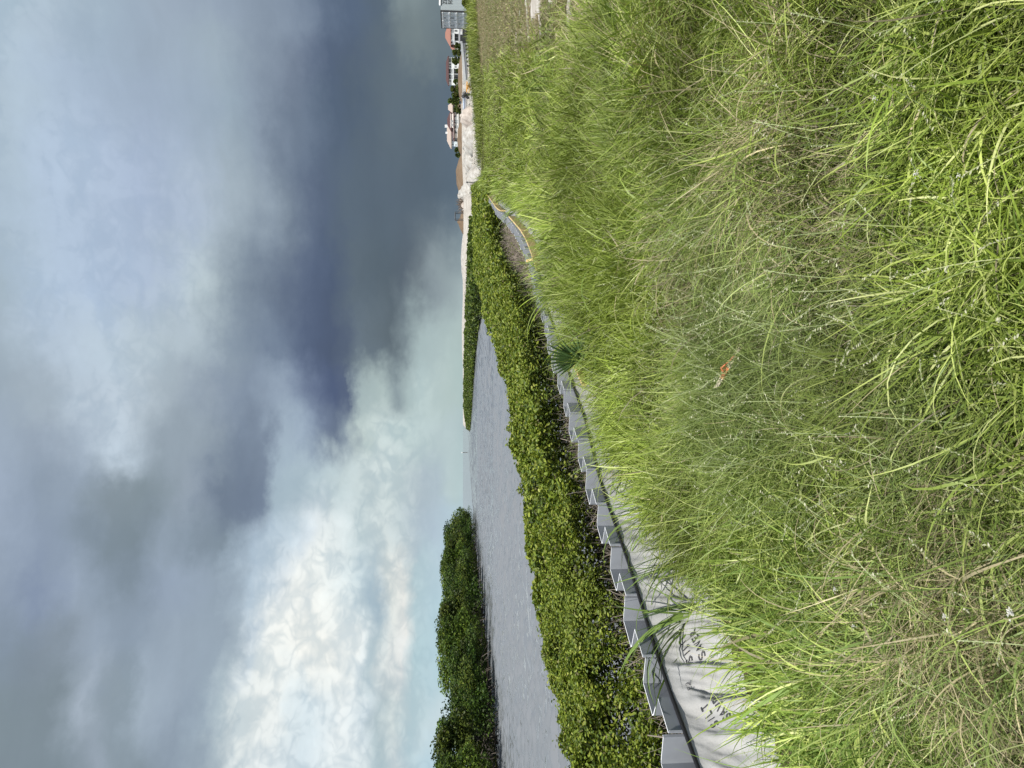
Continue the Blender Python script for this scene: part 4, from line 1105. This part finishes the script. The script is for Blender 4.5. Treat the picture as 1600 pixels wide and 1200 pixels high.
# ------------------------------------------------------------------ stack of sheet piles, pipes and machinery beyond the grass
a = at(719.2, 56.5, 74.0); c = at(724.5, 118, 79.0)
stk = empty('sheet_pile_stack', (float(a[0] + c[0]) / 2, float(a[1] + c[1]) / 2, float(a[2] + c[2]) / 2 - .75))
tag(stk, 'long stack of sheet piles under a bright white top sheet, beside the container', 'stack of sheet piles')
dv_ = Vector([float(k) for k in (a - c)]); Ls = dv_.length; hs = .75
stk.rotation_euler = (0, -math.atan2(dv_.z, math.hypot(dv_.x, dv_.y)), math.atan2(dv_.y, dv_.x))
mb = MB(); mb.box((0, 0, hs - .13), (Ls, 1.3, .24)); mb.build('top_sheet', M['white'], stk)
mb = MB(); mb.box((0, 0, hs / 2 - .2), (Ls - .1, 1.1, hs - .1)); mb.build('sheets', M['steel'], stk)
mb = MB(); mb.box((0, -.02, hs - .36), (Ls - .1, 1.2, .20)); mb.build('spacer', M['grey'], stk)
n_ = 10
for k in range(n_):
    x0_ = Ls * ((k + .5) / n_ - .5); w_ = Ls / n_ * .34; y0_ = -.60; z0_ = hs - .47
    vs = [(x0_ - w_, y0_, z0_), (x0_ + w_ * .1, y0_, z0_), (x0_ + w_, y0_, z0_ - .28), (x0_ - w_, y0_, z0_ - .24)]
    vs += [(p[0], p[1] + .3, p[2]) for p in vs]
    m_ = MB(); m_.add(vs, [(0, 1, 2, 3), (7, 6, 5, 4), (0, 4, 5, 1), (1, 5, 6, 2), (2, 6, 7, 3), (3, 7, 4, 0)]); m_.build('sheet_end', M['white'], stk)
def gz(x, y): return float(H(x, y))
def thing_box(name, px, py, Y, mb, m, label, cat, group=None, smooth=False):
    p = at(px, py, Y); o = mb.build(name, m, loc=tuple(float(v) for v in p), smooth=smooth); return tag(o, label, cat, group)
# orange beams
for i, (px, py, L_, w_, rz, mm) in enumerate([(729.5, 136, 1.1, .16, .25, 'yellow'), (731.5, 135, .9, .12, .6, 'yellow'), (733.5, 140, .65, .16, -.5, 'wood')]):
    mb = MB(); mb.box((0, 0, 0), (L_, .18, w_ * .8), rz, tilt=('Y', .28 * (1 if i else .1)))
    mb.box((0, .02, -.12), (L_ * .3, .12, .1), rz)
    thing_box('formwork_beam', px, py, 72 + i * .3, mb, M[mm], ['longest orange beam at the top of the small beam pile beyond the track', 'orange beam slanting under the longest one beyond the track', 'short cream beam at the foot of the orange beams'][i], 'beam', 'orange and cream beams beyond the track')
# black buckets
rb = random.Random(4)
for i, (px, py) in enumerate([(726, 146), (728.5, 149), (731.5, 147.5), (730.5, 152), (725, 150.5)]):
    mb = MB(); mb.tube([(0, 0, -.16), (0, 0, .14)], [.13, .16], 10); mb.tube([(0, 0, .14), (0, 0, .165)], [.175, .175], 10); mb.tube([(.17, 0, .1), (.22, 0, -.02), (.17, 0, -.1)], .015, 5)
    o = thing_box('black_bucket', px, py, 73 + .3 * i, mb, M['steel'], ['black bucket highest against the blue-grey pipe', 'black bucket in the middle of the heap by the orange beams', 'black bucket lowest of the heap by the orange beams', 'black bucket on the pale sand side of the heap', 'black bucket touching the end of the blue-grey pipe'][i], 'bucket', 'black buckets heaped between beams and pipe')
    o.rotation_euler = (rb.uniform(-1, 1), rb.uniform(-1, 1), 0)
# pipes
mb = MB(); p0 = at(724, 150, 76); p1 = at(725, 171, 76)
for k, (dz, dy) in enumerate(((0, 0), (-.17, -.12), (-.17, .12))):
    m_ = MB(); m_.tube([(0, dy, dz), (p0[0] - p1[0], dy + .4, dz)], .09 if k == 0 else .085, 10)
    o = m_.build('drain_pipe', M['bluegrey' if k != 1 else 'grey'], loc=tuple(float(v) for v in p1), smooth=True)
    tag(o, ['blue-grey pipe on top of the little pipe stack by the sand', 'lower grey pipe of the stack by the sand, on the near side', 'lower blue-grey pipe of the stack by the sand, on the far side'][k], 'pipe', 'pipes stacked beside the sand')
# scrap by the container foot
mb = MB(); mb.box((0, 0, 0), (1.5, .8, .55)); mb.box((-.5, -.1, .36), (.4, .5, .25)); mb.tube([(-.7, -.4, -.3), (.9, -.45, .15)], .05, 6)
thing_box('generator', 727, 52, 70, mb, M['steel'], 'dark machine half hidden in grass at the left foot of the container', 'machine')

# ------------------------------------------------------------------ mounds
def mound(name, px0, px1, pyA, pyB, Y, depth, m, label, cat, seed_, group=None, rough_=.42, power=1.15):
    """heap spanning image rows pyA..pyB with its top at px0 and foot at px1, at distance Y"""
    a = at(px1, pyA, Y); c = at(px1, pyB, Y); top = at(px0, (pyA + pyB) / 2, Y)[2]
    cx = (a[0] + c[0]) / 2; W = abs(a[0] - c[0]) / 2; zb = min(a[2], gz(cx, Y)) - .15
    K = 36; u = np.linspace(-1, 1, K); U, V_ = np.meshgrid(u, u)
    r = np.sqrt(U ** 2 + V_ ** 2); h = np.clip(1 - r ** 2, 0, 1) ** (.75 * power)
    X_ = U * W; Y_ = V_ * depth
    nz = .6 * vnoise(X_ + cx, Y_ + Y, max(W * .5, .6), seed_, 4) + .4 * vnoise(X_ + cx, Y_ + Y, max(W * .16, .35), seed_ + 40, 3)
    Z_ = (top - zb) * h * (1 - rough_ + rough_ * 2 * nz)
    v = np.stack([X_, Y_, Z_], -1).reshape(-1, 3); ii = (np.arange(K - 1)[:, None] * K + np.arange(K - 1)[None]).ravel()
    o = link(name, npmesh(name, v, np.stack([ii, ii + 1, ii + K + 1, ii + K], 1), smooth=True), m, loc=(float(cx), float(Y), float(zb)))
    return tag(o, label, cat, group)
mound('sand_pile', 717.5, 733, 283, 324, 88, 4, M['sandpile'], 'tallest bright white sand pile, near the posts at the end of the wall', 'sand pile', 201, 'sand piles')
mound('sand_pile', 724.5, 738, 236, 272, 84, 3.5, M['sandpile'], 'white sand pile in front of the long brown bank, right of the dark post', 'sand pile', 202, 'sand piles')
mound('sand_pile', 724, 742, 196, 246, 80, 5, M['sandpile'], 'broad low white sand pile nearest the green bank', 'sand pile', 203, 'sand piles')
mound('rock_pile', 719.5, 736, 168, 200, 77, 2.6, M['shell'], 'rounded pinkish beige rubble mound below the maroon-roofed building', 'rubble pile', 204, rough_=.5)
mound('sand_pile', 728, 744, 258, 300, 76, 3, M['sandpile'], 'low grey-white sand heap against the green mangroves and the dark post', 'sand pile', 205, 'sand piles')
mound('dirt_pile', 713.5, 728, 238, 312, 118, 5, M['dirt'], 'long brown dirt bank behind the white sand piles', 'dirt pile', 206, 'brown dirt piles', .18, .7)
mound('dirt_pile', 714.5, 728, 186, 246, 112, 5, M['dirt'], 'light brown dirt bank below the beige-roofed house', 'dirt pile', 207, 'brown dirt piles', .15, .7)
mound('dirt_pile', 715.5, 730, 80, 166, 105, 5, M['dirt'], 'low brown dirt bank in front of the white house', 'dirt pile', 208, 'brown dirt piles', .12, .6)
mound('dirt_pile', 717, 730, 326, 372, 100, 3, M['dirt'], 'reddish brown dirt pile beneath the black frame', 'dirt pile', 209, 'brown dirt piles')
mound('sand_pile', 720.5, 729, 340, 470, 135, 6, M['sandpile'], 'long thin white sand spit behind the mangrove fringe', 'sand pile', 210, 'sand piles', .2)
mound('sand_pile', 721.6, 727, 440, 600, 190, 6, M['sandpile'], 'faraway thin white sand strip on the horizon above the inlet', 'sand pile', 211, 'sand piles', .15, .6)

# loose rubble on the sand
n = 2600
x = RG.uniform(8, 40, n); y = RG.uniform(60, 92, n); k_ = (sandm(x, y) > .6) & (offs(x, y) > 0) & (x / y < .42)
x, y = x[k_], y[k_]; m = len(x); r_ = RG.gamma(2.0, .055, m)
oct_ = np.array([(1, 0, 0), (.2, .9, 0), (-.9, .2, 0), (0, -1, 0), (.1, .1, .8), (0, 0, -.6)])
V = oct_[None] * r_[:, None, None] * RG.uniform(.6, 1.4, (m, 6, 3)); V += np.stack([x, y, H(x, y)], 1)[:, None]
T = np.array([(0, 1, 4), (1, 2, 4), (2, 3, 4), (3, 0, 4), (1, 0, 5), (2, 1, 5), (3, 2, 5), (0, 3, 5)])[None] + (np.arange(m) * 6)[:, None, None]
o = link('rubble', npmesh('rubble', V.reshape(-1, 3), None, tris=T.reshape(-1, 3)), M['concrete']); tag(o, 'loose grey rubble scattered over the pale sand', 'rubble', kind='stuff')

# black frame, boulder, brush, posts
p = at(724, 337, 92)
fr_ = empty('metal_frame', tuple(float(v) for v in p)); tag(fr_, 'small black open metal frame standing on the reddish dirt pile', 'metal frame')
s_ = 92 / F_PX
for x_ in (-5.5, 5.5):
    mb = MB(); mb.tube([(x_ * s_, 0, -.1), (x_ * s_, 0, 13 * s_)], .045, 6); mb.tube([(x_ * s_, .8, -.1), (x_ * s_, .8, 12.6 * s_)], .04, 6); mb.tube([(x_ * s_, 0, 13 * s_), (x_ * s_, .8, 12.6 * s_)], .04, 6); mb.build('upright', M['steel'], fr_)
for yy0, zz0, rr0 in ((0, 13, .045), (.8, 12.6, .04), (0, 5, .03)):
    mb = MB(); mb.tube([(-5.5 * s_, yy0, zz0 * s_), (5.5 * s_, yy0, zz0 * s_)], rr0, 6); mb.build('crossbar', M['steel'], fr_)
p = at(725, 321, 86)
K = 14; mb = MB(); rg = random.Random(8)
vs = []; fs = []
for i in range(7):
    th_ = math.pi * i / 6
    for j in range(K):
        ph_ = 2 * math.pi * j / K; r_ = .36 * (1 + rg.uniform(-.12, .12))
        vs.append((math.sin(th_) * math.cos(ph_) * r_ * 1.1, math.sin(th_) * math.sin(ph_) * r_, math.cos(th_) * r_ * .85))
for i in range(6):
    for j in range(K): fs.append((i * K + j, i * K + (j + 1) % K, (i + 1) * K + (j + 1) % K, (i + 1) * K + j))
mb.add(vs, fs); o = mb.build('boulder', M['shell'], loc=tuple(float(v) for v in p), smooth=True); tag(o, 'pale rounded boulder in front of the brush heap near the black frame', 'boulder')
br = empty('brush_heap', tuple(float(v) for v in at(729, 319, 88))); tag(br, 'tangled heap of dead brush and roots behind the pale boulder', 'brush heap')
n = 160; pp = np.stack([RG.normal(0, .45, n), RG.normal(0, .4, n), RG.uniform(0, .5, n)], 1)
V, Q, C = tubes(pp, RG.uniform(.4, 1.0, n), RG.uniform(0, 6.28, n), RG.uniform(.1, 1.3, n), RG.uniform(-.6, .8, n), RG.uniform(.02, .06, n))
link('branches', npmesh('branches', V, Q), M['brush'], br)
def post(px0, px1, py, Y, r_, m, label, cap=False):
    a = at(px1, py, Y); b_ = at(px0, py, Y); mb = MB(); h_ = b_[2] - a[2]
    mb.tube([(0, 0, -.5), (0, 0, h_ * .97), (0, 0, h_)], [r_, r_, r_ * .7], 8)
    if cap: mb.box((0, 0, h_ * .9), (r_ * 3.4, .04, .12))
    o = mb.build('post', m, loc=tuple(float(v) for v in a)); return tag(o, label, 'post')
post(728.5, 742, 285, 66, .035, M['steel'], 'thin dark post with a small plate standing before the white sand', True)
post(733, 748, 301.5, 62, .075, M['concrete'], 'thick grey weathered post near the far end of the sheet wall')
post(738, 751, 307, 60, .03, M['black'], 'short black stake just beyond the thick grey post')
post(729, 747, 103.5, 63, .06, M['steel'], 'dark leaning post in the grass before the orange beams')

# ------------------------------------------------------------------ bushes at the container foot and behind
def tree_at(name, px_top, px_bot, pyc, half, Y, seed_, label, cmul=(.4, .45, .6), n=2600, group=None, droot=False):
    s = Y / F_PX; hgt = (px_bot - px_top) * s; rx = half * s
    o = make_tree(name, seed_, rx, rx, hgt, 26, n, max(.12, s * 2.0), cmul, max(.03, rx * .05), label, 'tree' if 'tree' in name else 'bush', group, droot=droot)
    p = at(px_bot, pyc, Y); o.location = tuple(float(v) for v in p); return o
tree_at('bush', 722, 736, 3, 7, 63.5, 301, 'dark bush at the foot of the container at the picture edge', (.5, .55, .6), 3000)
tree_at('bush', 726, 737, 12, 5, 63.2, 302, 'small dark bush below the near corner of the container', (.5, .55, .6), 2200)
FT = 'trees among the far houses'
tree_at('tree', 703, 722, 139, 6, 300, 311, 'dark tree right beside the far white house', group=FT)
tree_at('tree', 706, 722, 150, 7, 300, 312, 'broad dark tree midway between white house and maroon roof', group=FT)
tree_at('tree', 700, 722, 159, 5, 300, 313, 'tallest dark tree touching the maroon-roofed building', group=FT)
tree_at('tree', 710.5, 722, 234, 5, 320, 314, 'low dark tree beside the pale blue house wall', group=FT)
tree_at('tree', 712, 722, 243, 3.5, 320, 315, 'lowest dark shrub-like tree past the beige-roofed house', group=FT)
tree_at('tree', 706, 722, 94, 6, 290, 316, 'dark tree before the windows of the white house, next to the orange roof', group=FT)
tree_at('tree', 708, 722, 128, 5, 290, 317, 'dark tree hiding the lower corner of the white house', group=FT)
tree_at('tree', 707, 723, 82, 6, 285, 318, 'dark tree under the low end of the orange roof', group=FT)
tree_at('tree', 710, 723, 72, 5, 285, 319, 'dark tree before the balcony of the orange-roofed house', group=FT)
tree_at('tree', 709, 722, 172, 8, 310, 320, 'dark tree before the near corner of the maroon-roofed building', group=FT)
tree_at('tree', 713, 722, 110, 5, 290, 321, 'small dark tree under the balconies of the white house', group=FT)

# ------------------------------------------------------------------ houses
def win(mb_f, mb_g, x0, x1, z0, z1, y, mull=1, fr_m=.09):
    cx, cz = (x0 + x1) / 2, (z0 + z1) / 2; w, h = x1 - x0, z1 - z0
    mb_g.box((cx, y - .03, cz), (w, .06, h))
    for xx in (x0, x1): mb_f.box((xx, y - .06, cz), (fr_m, .12, h + fr_m))
    for zz in (z0, z1): mb_f.box((cx, y - .06, zz), (w - fr_m, .11, fr_m))
    for k in range(1, mull): mb_f.box((x0 + w * k / mull, y - .06, cz), (fr_m * .7, .10, h - fr_m))
class House:
    """front wall in the plane y = 0, built from picture coordinates at distance Y"""
    def __init__(s, Y, pyL, pyR, px_base, label, depth=9):
        s.Y = Y; a = at(px_base, pyL, Y); b_ = at(px_base, pyR, Y)
        s.c = np.array([(a[0] + b_[0]) / 2, Y, a[2]]); s.a0 = math.atan2(s.c[0], Y); s.Rd = math.hypot(s.c[0], Y)
        s.r = empty('house', tuple(float(v) for v in s.c), -s.a0); tag(s.r, label, 'house', 'far houses'); s.depth = depth
    def x(s, py):
        q = at(723, py, s.Y); return float(s.Rd * math.tan(math.atan2(q[0], q[1]) - s.a0))
    def z(s, px): return float(at(px, 600, s.Y)[2] - s.c[2])
    def wall(s, pyL, pyR, pxT, pxB, m, y0=0, depth=None, name='wall'):
        x0, x1, z0_, z1_ = s.x(pyL), s.x(pyR), s.z(pxB), s.z(pxT); d_ = depth or s.depth
        mb = MB(); mb.box(((x0 + x1) / 2, y0 + d_ / 2, (z0_ + z1_) / 2), (x1 - x0, d_, z1_ - z0_)); return mb.build(name, m, s.r)
    def window(s, pyL, pyR, pxT, pxB, mull=1, y=0, fm='white'):
        f, g = MB(), MB(); win(f, g, s.x(pyL), s.x(pyR), s.z(pxB), s.z(pxT), y, mull)
        o = f.build('window', M[fm], s.r); g.build('pane', M['glass'], o); return o
    def hip(s, pyL, pyR, pyL2, pyR2, pxE, pxR, m, y0=-.8, depth=None, name='roof'):
        d_ = (depth or s.depth) + 1.6; ze, zr = s.z(pxE), s.z(pxR)
        x0, x1, r0, r1 = s.x(pyL), s.x(pyR), s.x(pyL2), s.x(pyR2)
        vs = [(x0, y0, ze), (x1, y0, ze), (x1, y0 + d_, ze), (x0, y0 + d_, ze), (r0, y0 + d_ / 2, zr), (r1, y0 + d_ / 2, zr),
              (x0, y0, ze - .3), (x1, y0, ze - .3), (x1, y0 + d_, ze - .3), (x0, y0 + d_, ze - .3)]
        mb = MB(); mb.add(vs, [(0, 1, 5, 4), (1, 2, 5), (2, 3, 4, 5), (3, 0, 4), (6, 7, 1, 0), (7, 8, 2, 1), (8, 9, 3, 2), (9, 6, 0, 3), (9, 8, 7, 6)])
        return mb.build(name, m, s.r)
    def rail(s, pyL, pyR, pxT, pxB, y=-.9, m='white', n=8):
        mb = MB(); x0, x1, z0_, z1_ = s.x(pyL), s.x(pyR), s.z(pxB), s.z(pxT)
        mb.box(((x0 + x1) / 2, y, z1_), (x1 - x0, .12, .12)); mb.box(((x0 + x1) / 2, y, z0_), (x1 - x0, .12, .10))
        for k in range(n + 1): mb.box((x0 + (x1 - x0) * k / n, y, (z0_ + z1_) / 2), (.10, .10, z1_ - z0_ - .11))
        return mb.build('railing', M[m], s.r)
h = House(330, 134, 91, 722, 'far two-storey white house with dark windows and a flat maroon hip roof')
h.wall(133.5, 90, 700, 724, M['white'])
h.hip(135, 88, 126, 98, 700.2, 696.5, M['maroon'])
h.window(97.5, 91.5, 701.5, 705, 3); h.window(102.3, 99.8, 701.8, 705); h.window(106, 103.6, 701.8, 705)
h.window(115.5, 108, 701, 707, 2); h.window(124, 117.2, 701.3, 707, 2); h.window(128, 126, 702, 705)
h.window(102.5, 100.2, 710, 713.8); h.window(106, 103.8, 710, 713.8); h.window(115, 107.8, 709.4, 717, 2); h.window(126, 117.5, 709.4, 716.5, 3)
h.rail(124.5, 107.5, 705, 707.6); 
mb = MB(); mb.box(((h.x(125) + h.x(107)) / 2, -.7, h.z(708.3)), (h.x(107) - h.x(125), 1.4, .3)); mb.build('balcony', M['white'], h.r)
h = House(300, 78, 40, 723, 'far white house with a hipped terracotta orange roof beside the container')
h.wall(70, 38, 703.2, 724, M['white']); h.wall(79, 70, 709, 724, M['cream'], y0=1.0)
h.hip(74, 30, 60, 52, 703.4, 695.3, M['terracotta']); h.hip(81, 69, 76, 72, 709, 703.5, M['terracotta'], y0=.2)
h.window(50, 47.2, 703.8, 706); h.window(50, 46.8, 710, 714.5, 2); h.window(64, 53, 710, 716, 2); h.window(62, 54, 704.5, 707.5, 3); h.window(68, 65.5, 704.5, 707)
h.rail(64, 52, 706.6, 709, n=10)
for q in (65.2, 67.5, 52.3):
    mb = MB(); mb.box((h.x(q), -1.2, h.z(713.3)), (.35, .35, h.z(709.6) - h.z(717))); mb.build('column', M['white'], h.r)
mb = MB(); mb.box(((h.x(68) + h.x(52)) / 2, -.8, h.z(709.4)), (h.x(52) - h.x(68), 1.8, .35)); mb.build('balcony', M['white'], h.r)
h.wall(79, 38, 717, 722.5, M['grey'], y0=-6, depth=.4, name='garden_wall')
h = House(350, 219, 163, 722, 'far long low building with a maroon roof and white balcony railings', 14)
h.wall(216, 165, 708, 724, M['cream']); h.wall(200, 178, 703.5, 708.2, M['cream'], y0=.5, depth=11)
h.hip(222, 161, 204, 180, 709, 703.8, M['maroon']); h.hip(206, 172, 196, 186, 704.5, 698.3, M['maroon'], y0=.4, depth=11)
h.window(184, 181, 709.8, 714, 1); h.window(193, 187, 710, 715, 2); h.window(201, 196, 710, 715, 2); h.window(209, 204, 710, 714, 2); h.window(176, 170, 710, 715, 2); h.window(191, 188, 705, 707.3); h.window(197, 194, 705, 707.3)
h.rail(198, 189, 705.8, 708, y=-.4); h.rail(192, 182, 712.5, 715.5, n=7); h.rail(206, 196, 713, 716, n=6)
mb = MB(); mb.box((h.x(190), -.8, h.z(716)), (h.x(181) - h.x(207), 1.6, .3)); mb.build('balcony', M['white'], h.r)
h = House(365, 232, 192, 722, 'far pale blue house with a long beige roof partly behind the maroon building', 10)
h.wall(229, 196, 704, 724, M['ltblue']); h.hip(233, 190, 221, 197, 704.4, 698.0, M['beige'])
h.window(221, 218.5, 705.5, 707.5); h.window(221.5, 218.5, 711.5, 714); h.window(227, 225.5, 706.5, 708.5); h.window(228, 225.5, 711.5, 713.5)
mb = MB(); mb.box((h.x(197.5), 4.5, h.z(698)), (1.4, 1.4, 2.0)); mb.build('chimney', M['white'], h.r)
mb = MB(); mb.box((h.x(208), 4.5, h.z(698)), (1.0, 1.0, 1.4)); mb.build('chimney', M['white'], h.r)
h.rail(231, 224, 713, 715.5, n=5)
h = House(340, 175, 160, 722, 'small far dark-walled building with a cream roof beside the maroon one', 8)
h.wall(175, 162, 706, 724, M['brush'], y0=6); h.hip(177, 160, 172, 165, 706.3, 699.5, M['beige'], y0=5)
h.window(171, 166, 708, 712, 2, y=6)
h = House(335, 160, 134, 722, 'far low dark building between the white house and the tall tree', 6)
h.wall(158, 135, 711, 724, M['brush'], y0=0); h.hip(160, 133, 154, 139, 711.2, 708.5, M['maroon'])
for a_, b_ in ((156, 153), (150.5, 147), (144.5, 141)): h.window(a_, b_, 713, 718)

# channel marker on the open water
p = at(725.5, 707, 420); mk = empty('channel_marker', (float(p[0]), 420.0, WATER_Z)); tag(mk, 'tiny channel marker post on the horizon of the open water', 'channel marker')
mb = MB(); mb.tube([(0, 0, -1), (0, 0, 3.3)], .16, 8); mb.build('pile', M['bark'], mk)
mb = MB(); mb.box((0, -.2, 3.0), (.7, .06, .7)); mb.build('board', M['white'], mk)
